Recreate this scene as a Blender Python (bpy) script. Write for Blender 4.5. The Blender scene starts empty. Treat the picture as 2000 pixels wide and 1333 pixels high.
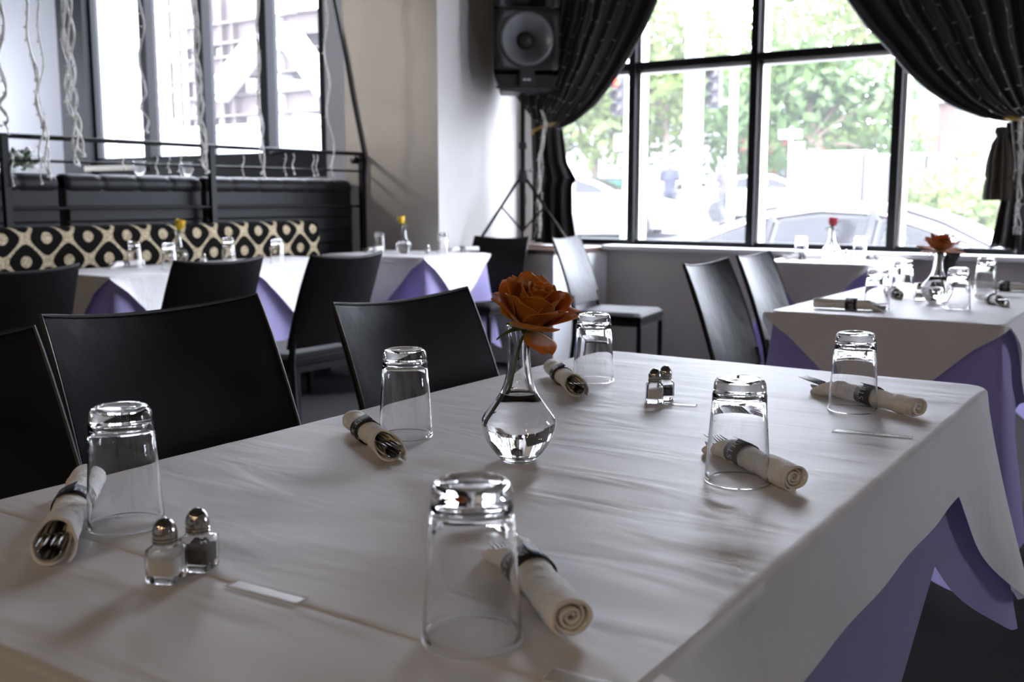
import bpy, bmesh, math, random
from mathutils import Vector, Matrix, noise
C = bpy.context.scene.collection
S = bpy.context.scene
PI = math.pi

# ------------------------------------------------------------------ camera, world, sun, exposure
PITCH, YAW, CAM_H = math.radians(7.927), math.radians(34.155), 1.09
FWD = Vector((-math.sin(YAW)*math.cos(PITCH), math.cos(YAW)*math.cos(PITCH), -math.sin(PITCH)))
RGT = Vector((math.cos(YAW), math.sin(YAW), 0))
UPV = RGT.cross(FWD)
cd = bpy.data.cameras.new('camera'); cam = bpy.data.objects.new('camera', cd); C.objects.link(cam)
cam.matrix_world = Matrix(((RGT.x, UPV.x, -FWD.x, 0), (RGT.y, UPV.y, -FWD.y, 0), (RGT.z, UPV.z, -FWD.z, CAM_H), (0, 0, 0, 1)))
cd.sensor_width = 36; cd.lens = 36; cd.clip_start = .02; cd.clip_end = 500
cd.dof.use_dof = True; cd.dof.focus_distance = 1.45; cd.dof.aperture_fstop = 6.3
S.camera = cam
w = bpy.data.worlds.new('sky'); S.world = w; w.use_nodes = True
bg = w.node_tree.nodes['Background']; bg.inputs[0].default_value = (.82, .84, 1.0, 1); bg.inputs[1].default_value = 28.0
sl = bpy.data.lights.new('sun', 'SUN'); sl.energy = 5; sl.angle = .01; sl.color = (1, .96, .9)
sun = bpy.data.objects.new('sun', sl); C.objects.link(sun)
sun.rotation_euler = Vector((.25, .62, -1)).to_track_quat('-Z', 'Y').to_euler()   # shines over the roof onto the street
S.view_settings.view_transform = 'Standard'; S.view_settings.look = 'None'; S.view_settings.gamma = 1
S.view_settings.use_curve_mapping = False; S.view_settings.exposure = 0.3
S.cycles.use_denoising = True; S.cycles.max_bounces = 14; S.cycles.transmission_bounces = 14; S.cycles.transparent_max_bounces = 16
S.cycles.diffuse_bounces = 5; S.cycles.sample_clamp_indirect = 60; S.cycles.blur_glossy = .3

def ray(px, py): return FWD + RGT*((px-1000)/2000) - UPV*((py-666.5)/2000)
def at_y(px, py, Y):
    d = ray(px, py); t = Y/d.y; return Vector((t*d.x, Y, CAM_H+t*d.z))
def at_z(px, py, Z):
    d = ray(px, py); t = (Z-CAM_H)/d.z; return Vector((t*d.x, t*d.y, Z))

def portal(name, loc, sx, sz, rot):
    l = bpy.data.lights.new(name, 'AREA'); l.shape = 'RECTANGLE'; l.size = sx; l.size_y = sz; l.cycles.is_portal = True
    o = bpy.data.objects.new(name, l); C.objects.link(o); o.location = loc; o.rotation_euler = rot
portal('portal_street', (-2.4, 6.42, 2.38), 3.4, 3.26, (-PI/2, 0, 0))
portal('portal_booth', (-7.8, 6.42, 2.73), 3.4, 2.56, (-PI/2, 0, 0))

# ------------------------------------------------------------------ materials
def mat(name, col, rough=.5, metal=0, spec=.5, noise_s=0, noise_a=0, bump=0, bump_s=40, stretch=(1, 1, 1), sheen=0, coat=0, trans=0, ior=1.45):
    m = bpy.data.materials.new(name); m.use_nodes = True; nt = m.node_tree; b = nt.nodes['Principled BSDF']
    b.inputs['Base Color'].default_value = (*col, 1); b.inputs['Roughness'].default_value = rough; b.inputs['Metallic'].default_value = metal
    b.inputs['Specular IOR Level'].default_value = spec; b.inputs['IOR'].default_value = ior
    if coat: b.inputs['Coat Weight'].default_value = coat
    if sheen: b.inputs['Sheen Weight'].default_value = sheen
    if trans: b.inputs['Transmission Weight'].default_value = trans
    if noise_a or bump:
        tc = nt.nodes.new('ShaderNodeTexCoord'); mp = nt.nodes.new('ShaderNodeMapping'); mp.inputs['Scale'].default_value = stretch
        nt.links.new(tc.outputs['Object'], mp.inputs[0])
    if noise_a:
        n = nt.nodes.new('ShaderNodeTexNoise'); n.inputs['Scale'].default_value = noise_s; n.inputs['Detail'].default_value = 5
        nt.links.new(mp.outputs[0], n.inputs['Vector'])
        r = nt.nodes.new('ShaderNodeValToRGB'); r.color_ramp.elements[0].position = .3; r.color_ramp.elements[1].position = .7
        r.color_ramp.elements[0].color = (*[c*(1-noise_a) for c in col], 1); r.color_ramp.elements[1].color = (*[min(1, c*(1+noise_a)) for c in col], 1)
        nt.links.new(n.outputs[0], r.inputs[0]); nt.links.new(r.outputs[0], b.inputs['Base Color'])
    if bump:
        n2 = nt.nodes.new('ShaderNodeTexNoise'); n2.inputs['Scale'].default_value = bump_s; n2.inputs['Detail'].default_value = 4
        nt.links.new(mp.outputs[0], n2.inputs['Vector'])
        bp = nt.nodes.new('ShaderNodeBump'); bp.inputs['Strength'].default_value = bump; bp.inputs['Distance'].default_value = .01
        nt.links.new(n2.outputs[0], bp.inputs['Height']); nt.links.new(bp.outputs[0], b.inputs['Normal'])
    return m
def glow(name, col, strength):
    m = bpy.data.materials.new(name); m.use_nodes = True; b = m.node_tree.nodes['Principled BSDF']
    b.inputs['Base Color'].default_value = (*col, 1); b.inputs['Emission Color'].default_value = (*col, 1); b.inputs['Emission Strength'].default_value = strength
    return m
def glass(name, ior=1.5, tint=(1, 1, 1)):
    m = bpy.data.materials.new(name); m.use_nodes = True; nt = m.node_tree
    nt.nodes.remove(nt.nodes['Principled BSDF']); g = nt.nodes.new('ShaderNodeBsdfGlass'); g.inputs['IOR'].default_value = ior
    g.inputs['Color'].default_value = (*tint, 1); g.inputs['Roughness'].default_value = 0
    nt.links.new(g.outputs[0], nt.nodes['Material Output'].inputs[0]); return m
def pane_mat(name, veil):
    m = bpy.data.materials.new(name); m.use_nodes = True; nt = m.node_tree; nt.nodes.remove(nt.nodes['Principled BSDF'])
    t = nt.nodes.new('ShaderNodeBsdfTransparent'); t.inputs[0].default_value = (.95, .97, .96, 1)
    d = nt.nodes.new('ShaderNodeBsdfTranslucent'); d.inputs[0].default_value = (.95, .96, 1, 1)
    g = nt.nodes.new('ShaderNodeBsdfGlossy'); g.inputs['Roughness'].default_value = .02
    a = nt.nodes.new('ShaderNodeMixShader'); a.inputs[0].default_value = veil  # translucent share puts the pale flare haze into the pane
    b = nt.nodes.new('ShaderNodeMixShader'); b.inputs[0].default_value = .04
    nt.links.new(t.outputs[0], a.inputs[1]); nt.links.new(d.outputs[0], a.inputs[2])
    nt.links.new(a.outputs[0], b.inputs[1]); nt.links.new(g.outputs[0], b.inputs[2]); nt.links.new(b.outputs[0], nt.nodes['Material Output'].inputs[0])
    return m

M = {}
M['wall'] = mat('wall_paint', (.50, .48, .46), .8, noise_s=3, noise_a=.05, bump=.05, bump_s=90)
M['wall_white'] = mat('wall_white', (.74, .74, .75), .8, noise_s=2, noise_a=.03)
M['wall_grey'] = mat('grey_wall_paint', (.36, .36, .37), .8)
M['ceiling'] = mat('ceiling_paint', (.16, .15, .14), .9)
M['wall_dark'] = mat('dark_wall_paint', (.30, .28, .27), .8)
M['floor'] = mat('floor_carpet', (.022, .019, .02), .85, noise_s=60, noise_a=.3, bump=.2, bump_s=300)
M['black_frame'] = mat('black_frame', (.010, .010, .011), .6, spec=.15)
M['alu'] = mat('aluminium_trim', (.62, .6, .56), .4, .6)
M['pane'] = pane_mat('veiled_window_glass', .011)  # clear glass with a built-in haze washing out the view
M['leather'] = mat('black_leather', (.010, .0095, .010), .48, spec=.2, noise_s=9, noise_a=.25, bump=.22, bump_s=16)
M['leather_seat'] = mat('black_leather_seat', (.012, .0115, .012), .62, spec=.1, noise_s=9, noise_a=.25, bump=.15, bump_s=16)
M['stitch'] = mat('chair_piping', (.022, .020, .018), .5)
M['booth'] = mat('booth_vinyl', (.016, .016, .018), .5, spec=.22, bump=.12, bump_s=14)
M['steel_black'] = mat('black_steel', (.010, .010, .010), .5, spec=.25)
M['cloth'] = mat('lavender_cloth', (.53, .48, .83), .85, sheen=.3, bump=.08, bump_s=600)
def translucent(m, f, k=1.0):
    nt = m.node_tree; b = nt.nodes['Principled BSDF']; t = nt.nodes.new('ShaderNodeBsdfTranslucent'); c = b.inputs['Base Color'].default_value
    t.inputs[0].default_value = (c[0]*k, c[1]*k, c[2]*k, 1); mx = nt.nodes.new('ShaderNodeMixShader'); mx.inputs[0].default_value = f
    nt.links.new(b.outputs[0], mx.inputs[1]); nt.links.new(t.outputs[0], mx.inputs[2]); nt.links.new(mx.outputs[0], nt.nodes['Material Output'].inputs[0])
translucent(M['cloth'], .5)
M['wood_dark'] = mat('dark_wood', (.07, .035, .022), .4, noise_s=6, noise_a=.35, stretch=(1, 8, 8))
M['table'] = mat('table_laminate', (.12, .09, .07), .5)
M['glass'] = glass('clear_glass', 1.5)
M['water'] = glass('water', 1.33)
M['napkin'] = mat('napkin_paper', (.83, .81, .785), .9, bump=.6, bump_s=55, noise_s=40, noise_a=.04)
M['band'] = mat('napkin_band', (.028, .029, .038), .55)
M['ink'] = mat('white_ink', (.62, .62, .64), .6)
M['steel'] = mat('cutlery_steel', (.30, .29, .28), .22, 1)
M['chrome'] = mat('chrome', (.42, .40, .37), .10, 1)
M['salt'] = mat('salt_grains', (.85, .83, .80), .9, bump=.4, bump_s=900)
M['pepper'] = mat('pepper_grains', (.05, .04, .03), .9, noise_s=900, noise_a=.8)
M['stem'] = mat('rose_stem', (.045, .065, .02), .5, noise_s=40, noise_a=.3)
M['leaf'] = mat('sepal_green', (.06, .10, .03), .5)
M['curtain'] = mat('black_curtain', (.014, .013, .014), .62, sheen=.25, bump=.1, bump_s=200)
M['gold_rope'] = mat('gold_rope', (.42, .26, .06), .5)
M['tassel'] = mat('bronze_tassel', (.028, .018, .009), .7, noise_s=60, noise_a=.4)
M['wire'] = mat('clear_wire', (.78, .77, .72), .35)
M['wire_dark'] = mat('strand_wire', (.16, .145, .125), .5)
M['bulb'] = mat('tiny_bulb', (.85, .84, .80), .1, trans=.5)
M['spk'] = mat('speaker_plastic', (.022, .022, .023), .5, bump=.1, bump_s=400)
M['cone'] = mat('speaker_cone', (.20, .20, .215), .36, .3)
M['badge'] = mat('badge_white', (.75, .75, .76), .5)
M['white'] = mat('white_paint', (.82, .82, .83), .5); M['outdoor_white'] = mat('darkened_white', (.28, .28, .285), .6)  # outdoor white kept dark so the bright sky does not bleach it
M['cream'] = mat('cream_ledge', (.62, .58, .46), .6)

def paper_mat():
    m = bpy.data.materials.new('white_table_paper'); m.use_nodes = True; nt = m.node_tree; b = nt.nodes['Principled BSDF']
    b.inputs['Base Color'].default_value = (.80, .775, .77, 1); b.inputs['Roughness'].default_value = .52; b.inputs['Specular IOR Level'].default_value = .45
    tc = nt.nodes.new('ShaderNodeTexCoord'); mp = nt.nodes.new('ShaderNodeMapping'); mp.inputs['Scale'].default_value = (2.2, 7, 4)
    mp.inputs['Rotation'].default_value = (0, 0, .25)
    nt.links.new(tc.outputs['Object'], mp.inputs[0])
    n = nt.nodes.new('ShaderNodeTexNoise'); n.inputs['Scale'].default_value = 1.7; n.inputs['Detail'].default_value = 2.5; n.inputs['Distortion'].default_value = .6
    n2 = nt.nodes.new('ShaderNodeTexNoise'); n2.inputs['Scale'].default_value = 260; n2.inputs['Detail'].default_value = 2
    nt.links.new(mp.outputs[0], n.inputs['Vector']); nt.links.new(tc.outputs['Object'], n2.inputs['Vector'])
    b1 = nt.nodes.new('ShaderNodeBump'); b1.inputs['Strength'].default_value = .55; b1.inputs['Distance'].default_value = .012
    b2 = nt.nodes.new('ShaderNodeBump'); b2.inputs['Strength'].default_value = .06; b2.inputs['Distance'].default_value = .001
    nt.links.new(n.outputs[0], b1.inputs['Height']); nt.links.new(n2.outputs[0], b2.inputs['Height'])
    nt.links.new(b1.outputs[0], b2.inputs['Normal']); nt.links.new(b2.outputs[0], b.inputs['Normal'])
    return m
M['paper'] = paper_mat(); translucent(M['paper'], .12)

def petal_mat(name, a, b_, c):
    """colour runs from the petal's claw to its rim with streaks along it"""
    m = bpy.data.materials.new(name); m.use_nodes = True; nt = m.node_tree; b = nt.nodes['Principled BSDF']
    b.inputs['Roughness'].default_value = .6; b.inputs['Sheen Weight'].default_value = .2
    uv = nt.nodes.new('ShaderNodeUVMap'); sp = nt.nodes.new('ShaderNodeSeparateXYZ'); nt.links.new(uv.outputs[0], sp.inputs[0])
    n = nt.nodes.new('ShaderNodeTexNoise'); n.inputs['Scale'].default_value = 6; n.inputs['Detail'].default_value = 5
    mp = nt.nodes.new('ShaderNodeMapping'); mp.inputs['Scale'].default_value = (9, 1, 1); nt.links.new(uv.outputs[0], mp.inputs[0]); nt.links.new(mp.outputs[0], n.inputs['Vector'])
    ad = nt.nodes.new('ShaderNodeMath'); ad.operation = 'MULTIPLY_ADD'; ad.inputs[1].default_value = .35
    nt.links.new(n.outputs[0], ad.inputs[0]); nt.links.new(sp.outputs['Y'], ad.inputs[2])
    r = nt.nodes.new('ShaderNodeValToRGB'); e = r.color_ramp.elements
    e[0].position = .2; e[0].color = (*a, 1); e[1].position = .95; e[1].color = (*c, 1); x = e.new(.62); x.color = (*b_, 1)
    nt.links.new(ad.outputs[0], r.inputs[0]); nt.links.new(r.outputs[0], b.inputs['Base Color'])
    t = nt.nodes.new('ShaderNodeBsdfTranslucent'); nt.links.new(r.outputs[0], t.inputs[0])
    mx = nt.nodes.new('ShaderNodeMixShader'); mx.inputs[0].default_value = .35
    nt.links.new(b.outputs[0], mx.inputs[1]); nt.links.new(t.outputs[0], mx.inputs[2]); nt.links.new(mx.outputs[0], nt.nodes['Material Output'].inputs[0])
    return m
M['petal_orange'] = petal_mat('orange_petal', (.34, .20, .012), (.60, .265, .010), (.68, .23, .012))
M['petal_orange_pale'] = petal_mat('orange_petal_faded', (.45, .25, .05), (.62, .25, .05), (.60, .18, .03))
M['petal_yellow'] = petal_mat('yellow_petal', (.75, .60, .03), (.85, .66, .02), (.84, .58, .03))
M['petal_red'] = petal_mat('red_petal', (.22, .01, .01), (.36, .012, .015), (.40, .015, .02))

def pattern_mat():
    m = bpy.data.materials.new('diamond_upholstery'); m.use_nodes = True; nt = m.node_tree; b = nt.nodes['Principled BSDF']; b.inputs['Roughness'].default_value = .9; b.inputs['Specular IOR Level'].default_value = .05
    tc = nt.nodes.new('ShaderNodeTexCoord'); sp = nt.nodes.new('ShaderNodeSeparateXYZ'); nt.links.new(tc.outputs['Object'], sp.inputs[0])
    def mth(op, a, b2=None):
        k = nt.nodes.new('ShaderNodeMath'); k.operation = op
        for i, v in enumerate((a, b2)):
            if v is None: continue
            if isinstance(v, (int, float)): k.inputs[i].default_value = v
            else: nt.links.new(v, k.inputs[i])
        return k.outputs[0]
    u = mth('COSINE', mth('MULTIPLY', sp.outputs['Y'], 2*PI/.225)); v = mth('COSINE', mth('MULTIPLY', sp.outputs['Z'], 2*PI/.225))
    f = mth('ABSOLUTE', mth('ADD', u, v))
    on = mth('MAXIMUM', mth('LESS_THAN', f, .27), mth('GREATER_THAN', f, 1.70))
    n = nt.nodes.new('ShaderNodeTexNoise'); n.inputs['Scale'].default_value = 160; nt.links.new(tc.outputs['Object'], n.inputs['Vector'])
    r = nt.nodes.new('ShaderNodeValToRGB'); r.color_ramp.elements[0].color = (.22, .17, .10, 1); r.color_ramp.elements[1].color = (.62, .52, .36, 1)
    r.color_ramp.elements[0].position = .35; r.color_ramp.elements[1].position = .65
    nt.links.new(n.outputs[0], r.inputs[0])
    mx = nt.nodes.new('ShaderNodeMix'); mx.data_type = 'RGBA'; mx.inputs[6].default_value = (.007, .0065, .006, 1)
    nt.links.new(on, mx.inputs[0]); nt.links.new(r.outputs[0], mx.inputs[7]); nt.links.new(mx.outputs[2], b.inputs['Base Color'])
    return m
M['pattern'] = pattern_mat()

# ------------------------------------------------------------------ mesh helpers
class MB:
    def __init__(s): s.v = []; s.f = []; s.uv = []
    def add(s, vs, fs, uv=None):
        b = len(s.v); s.v += [tuple(v) for v in vs]; s.f += [tuple(i+b for i in f) for f in fs]
        s.uv += list(uv) if uv else [(0, 0)]*len(vs); return s
    def box(s, c, d, rot=None):
        h = [x/2 for x in d]; vs = [Vector((sx*h[0], sy*h[1], sz*h[2])) for sx in (-1, 1) for sy in (-1, 1) for sz in (-1, 1)]
        if rot is not None: vs = [rot @ v for v in vs]
        return s.add([v+Vector(c) for v in vs], [(0, 1, 3, 2), (4, 6, 7, 5), (0, 4, 5, 1), (2, 3, 7, 6), (0, 2, 6, 4), (1, 5, 7, 3)])
    def span(s, a, b): return s.box([(p+q)/2 for p, q in zip(a, b)], [abs(q-p) for p, q in zip(a, b)])
    def tube(s, pts, r, n=8, cap=True, flat=1.0):
        pts = [Vector(p) for p in pts]; m = len(pts); rs = r if isinstance(r, (list, tuple)) else [r]*m
        t0 = (pts[1]-pts[0]).normalized(); a = Vector((0, 0, 1)) if abs(t0.z) < .9 else Vector((1, 0, 0)); vs = []
        nrm = (a - t0*a.dot(t0)).normalized()
        for i, p in enumerate(pts):
            t = (pts[min(i+1, m-1)]-pts[max(i-1, 0)]).normalized(); nrm = (nrm-t*nrm.dot(t)).normalized(); bn = t.cross(nrm)
            for k in range(n):
                an = 2*PI*k/n; vs.append(p+(nrm*math.cos(an)*flat+bn*math.sin(an))*rs[i])
        fs = [(i*n+k, i*n+(k+1) % n, (i+1)*n+(k+1) % n, (i+1)*n+k) for i in range(m-1) for k in range(n)]
        if cap: fs += [tuple(range(n-1, -1, -1)), tuple(range((m-1)*n, m*n))]
        return s.add(vs, fs)
    def lathe(s, prof, n=32, mtx=None, closed=False, caps=True):
        vs = []; m = len(prof); mtx = mtx or Matrix()
        for r, z in prof:
            for k in range(n): vs.append(mtx @ Vector((r*math.cos(2*PI*k/n), r*math.sin(2*PI*k/n), z)))
        fs = [(i*n+k, i*n+(k+1) % n, ((i+1) % m)*n+(k+1) % n, ((i+1) % m)*n+k) for i in range(m if closed else m-1) for k in range(n)]
        if not closed and caps: fs += [tuple(range(n-1, -1, -1)), tuple(range((m-1)*n, m*n))]
        return s.add(vs, fs)
    def sphere(s, c, r, n=12, sc=(1, 1, 1)):
        m = max(4, n//2)
        return s.lathe([(max(1e-4, r*math.sin(PI*i/m)), -r*math.cos(PI*i/m)) for i in range(m+1)], n, Matrix.Translation(c) @ Matrix.Diagonal((*sc, 1)))
    def grid(s, fn, nu, nv, wrap=False):
        vs = []; uv = []
        for i in range(nu+1):
            for j in range(nv+1): vs.append(fn(i/nu, j/nv)); uv.append((i/nu, j/nv))
        return s.add(vs, [(i*(nv+1)+j, (i+1)*(nv+1)+j, (i+1)*(nv+1)+j+1, i*(nv+1)+j+1) for i in range(nu) for j in range(nv)], uv)
    def prism(s, poly, y0, y1):
        """polygon in xz pushed along y"""
        n = len(poly); vs = [(x, y0, z) for x, z in poly]+[(x, y1, z) for x, z in poly]
        return s.add(vs, [tuple(range(n-1, -1, -1)), tuple(range(n, 2*n))]+[(i, (i+1) % n, n+(i+1) % n, n+i) for i in range(n)])
    def build(s, name, m, parent=None, loc=None, rz=0, smooth=True, bevel=0, solid=0, sub=0, weld=0, remesh=0):
        me = bpy.data.meshes.new(name); me.from_pydata(s.v, [], s.f)
        if any(u != (0, 0) for u in s.uv):
            L = me.uv_layers.new(name='UVMap'); us = s.uv
            for lp in me.loops: L.data[lp.index].uv = us[lp.vertex_index]
        bm = bmesh.new(); bm.from_mesh(me)
        if weld: bmesh.ops.remove_doubles(bm, verts=bm.verts, dist=weld)
        bmesh.ops.recalc_face_normals(bm, faces=bm.faces); bm.to_mesh(me); bm.free()
        me.materials.append(m)
        if smooth:
            for p in me.polygons: p.use_smooth = True
            me.set_sharp_from_angle(angle=math.radians(42))
        o = bpy.data.objects.new(name, me); C.objects.link(o)
        if loc is not None: o.location = loc
        o.rotation_euler.z = rz
        if parent: o.parent = parent
        if remesh:
            k = o.modifiers.new('merge', 'REMESH'); k.mode = 'VOXEL'; k.voxel_size = remesh; k.use_smooth_shade = True
        if solid:
            k = o.modifiers.new('thickness', 'SOLIDIFY'); k.thickness = solid; k.offset = 0
        if bevel:
            k = o.modifiers.new('bevel', 'BEVEL'); k.width = bevel; k.segments = 3; k.limit_method = 'ANGLE'
        if sub:
            k = o.modifiers.new('smooth', 'SUBSURF'); k.levels = sub; k.render_levels = sub
        return o
def tag(o, label=None, cat=None, group=None, kind=None):
    for k, v in (('label', label), ('category', cat), ('group', group), ('kind', kind)):
        if v: o[k] = v
    return o
def thing(name, label, cat, loc=(0, 0, 0), rz=0, group=None):
    o = bpy.data.objects.new(name, None); C.objects.link(o); o.location = loc; o.rotation_euler.z = rz; o.empty_display_size = .1
    return tag(o, label, cat, group)
def struct(o, label=None): o['kind'] = 'structure'; return tag(o, label) if label else o
def dup(root, loc, rz, label, group=None, scale=None):
    def cp(o, par):
        c = o.copy(); C.objects.link(c); c.parent = par
        for ch in list(o.children): cp(ch, c)
        return c
    r = cp(root, None); r.location = loc; r.rotation_euler.z = rz; r['label'] = label
    if group: r['group'] = group
    if scale: r.scale = (scale,)*3
    return r
def wall_with_hole(name, axis, pos, thick, a0, a1, z0, z1, holes, m):
    """wall in plane axis=pos; holes = [(a0,a1,z0,z1)] along it"""
    mb = MB(); hs = sorted(holes); cur = a0
    def blk(p0, p1, q0, q1):
        if p1-p0 < 1e-4 or q1-q0 < 1e-4: return
        if axis == 'y': mb.span((p0, pos, q0), (p1, pos+thick, q1))
        else: mb.span((pos, p0, q0), (pos+thick, p1, q1))
    for h in hs:
        blk(cur, h[0], z0, z1); blk(h[0], h[1], z0, h[2]); blk(h[0], h[1], h[3], z1); cur = h[1]
    blk(cur, a1, z0, z1)
    return struct(mb.build(name, m, smooth=False))

# ------------------------------------------------------------------ room shell
YW = 6.3; CEIL = 4.2
struct(MB().span((-12, -5.2, -.1), (3.3, 6.5, 0)).build('floor', M['floor'], smooth=False), 'dark carpeted dining room floor')
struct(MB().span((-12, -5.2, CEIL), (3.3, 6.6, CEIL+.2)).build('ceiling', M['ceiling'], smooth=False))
WIN1 = (-4.1, -.72, .77, 4.0); WIN2 = (-9.55, -6.1, 1.27, 4.0)
wall_with_hole('wall_front', 'y', YW, .2, -12, 3.3, 0, CEIL, [WIN1, WIN2], M['wall'])
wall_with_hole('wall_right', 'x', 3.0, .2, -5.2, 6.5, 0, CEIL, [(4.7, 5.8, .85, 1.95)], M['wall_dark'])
o = MB().span((3.05, 4.7, .85), (3.12, 4.75, 1.95)).span((3.05, 5.75, .85), (3.12, 5.8, 1.95)).span((3.05, 4.7, .85), (3.12, 5.8, .90)).span((3.05, 4.7, 1.9), (3.12, 5.8, 1.95)).build('window_right_fill', M['black_frame'], smooth=False); struct(o)  # unseen window, added as fill light from the right
MB().span((3.09, 4.75, .90), (3.095, 5.75, 1.90)).build('pane', M['pane'], o, smooth=False)
portal('portal_right', (3.18, 5.25, 1.4), 1.1, 1.1, (PI/2, 0, PI/2))
struct(MB().span((-12, -5.2, 0), (3.3, -5, CEIL)).build('wall_back', M['wall'], smooth=False))
wall_with_hole('wall_left', 'x', -12, .2, -5.2, 6.5, 0, CEIL, [(4.3, 5.7, 1.2, 3.0)], M['wall_white'])
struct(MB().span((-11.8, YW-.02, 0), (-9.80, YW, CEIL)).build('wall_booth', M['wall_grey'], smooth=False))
struct(MB().span((-6.12, YW-.02, 0), (-5.03, YW, CEIL)).build('wall_strip', M['wall_white'], smooth=False))
o = MB().span((-11.95, 4.3, 1.2), (-11.85, 4.36, 3)).span((-11.95, 5.64, 1.2), (-11.85, 5.7, 3)).span((-11.95, 4.3, 2.94), (-11.85, 5.7, 3)).span((-11.95, 4.3, 1.2), (-11.85, 5.7, 1.26)).build('window_left_fill', M['black_frame'], smooth=False); struct(o)  # unseen window, added to brighten the booth wall and column
for a_, b_ in ((4.36, 5.64),): MB().span((-11.91, a_, 1.26), (-11.905, b_, 2.94)).build('pane', M['pane'], o, smooth=False)
portal('portal_left', (-11.98, 5.0, 2.1), 1.4, 1.8, (PI/2, 0, -PI/2))
struct(MB().span((-5.035, 5.356, 0), (-4.216, YW+.01, CEIL)).build('wall_column', M['wall'], smooth=False), 'square painted wall column beside the booth')
struct(MB().span((-11.8, -1, 0), (-5.16, YW, .40)).build('floor_platform', M['floor'], smooth=False), 'raised booth platform behind the rail')
struct(MB().span((-3.44, 6.16, .745), (3.0, 6.5, .775)).build('trim_sill', M['wall_white'], smooth=False, bevel=.006), 'pale sill along the street window')

def window(name, x0, x1, z0, z1, mulls, trans, mw, y, label):
    f = MB(); t = MB()
    f.span((x0-.02, y-.01, z0-.02), (x0+mw, y+.08, z1)).span((x1-mw, y-.01, z0-.02), (x1+.02, y+.08, z1)).span((x0, y-.01, z0-.02), (x1, y+.08, z0+.02)).span((x0, y-.01, z1-mw), (x1, y+.08, z1+.02))
    for x in mulls:
        f.span((x-mw/2, y-.05, z0), (x+mw/2, y+.08, z1)); t.span((x+mw/2, y-.0, z0), (x+mw/2+.022, y+.10, z1))
    for z in trans:
        f.span((x0, y-.045, z-mw/2), (x1, y+.08, z+mw/2)); t.span((x0, y, z-mw/2-.018), (x1, y+.1, z-mw/2))
    o = struct(f.build(name, M['black_frame'], smooth=False, bevel=.004), label)
    if trans: t.build('glazing_bead', M['alu'], o, smooth=False)
    xs = [x0]+list(mulls)+[x1]; zs = [z0]+list(trans)+[z1]
    for a, b in zip(xs, xs[1:]):
        for c, d in zip(zs, zs[1:]):
            MB().span((a+.01, y+.04, c+.01), (b-.01, y+.046, d-.01)).build('pane', M['pane'], o, smooth=False)
    return o
window('window_1', WIN1[0], WIN1[1], .79, 4.0, (-3.29, -2.437, -1.563), (1.967,), .05, YW+.03, 'black framed street window between the curtains')
o = window('window_2', -9.42, -6.13, 1.47, 4.0, (-8.48, -7.67, -6.85), (), .095, YW+.03, 'black framed booth window facing the steel structure')
MB().span((-9.55, YW+.0, 1.27), (-6.1, YW+.1, 1.47)).span((-9.80, YW-.05, 1.25), (-9.36, YW+.1, 4.0)).build('lower_panel', M['black_frame'], o, smooth=False)
MB().span((-9.45, YW-.06, 1.36), (-8.6, YW-.001, 1.41)).build('sill_strip', M['cream'], o, smooth=False, bevel=.005)
struct(MB().span((-5.05, 5.338, 0), (-4.2, 5.356, .1)).build('baseboard_column', M['wood_dark'], smooth=False))

# corner ledge with a wooden top, the speaker stand stands on it
lg = thing('corner_ledge', 'pale corner ledge with a dark wooden top under the tripod', 'ledge', (-3.83, 5.98, 0))
MB().span((-.38, -.39, 0), (.36, .315, .735)).build('base', M['wall_white'], lg, smooth=False)
MB().span((-.385, -.41, .735), (.38, .315, .765)).build('wooden_top', M['wood_dark'], lg, smooth=False, bevel=.004)

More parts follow.
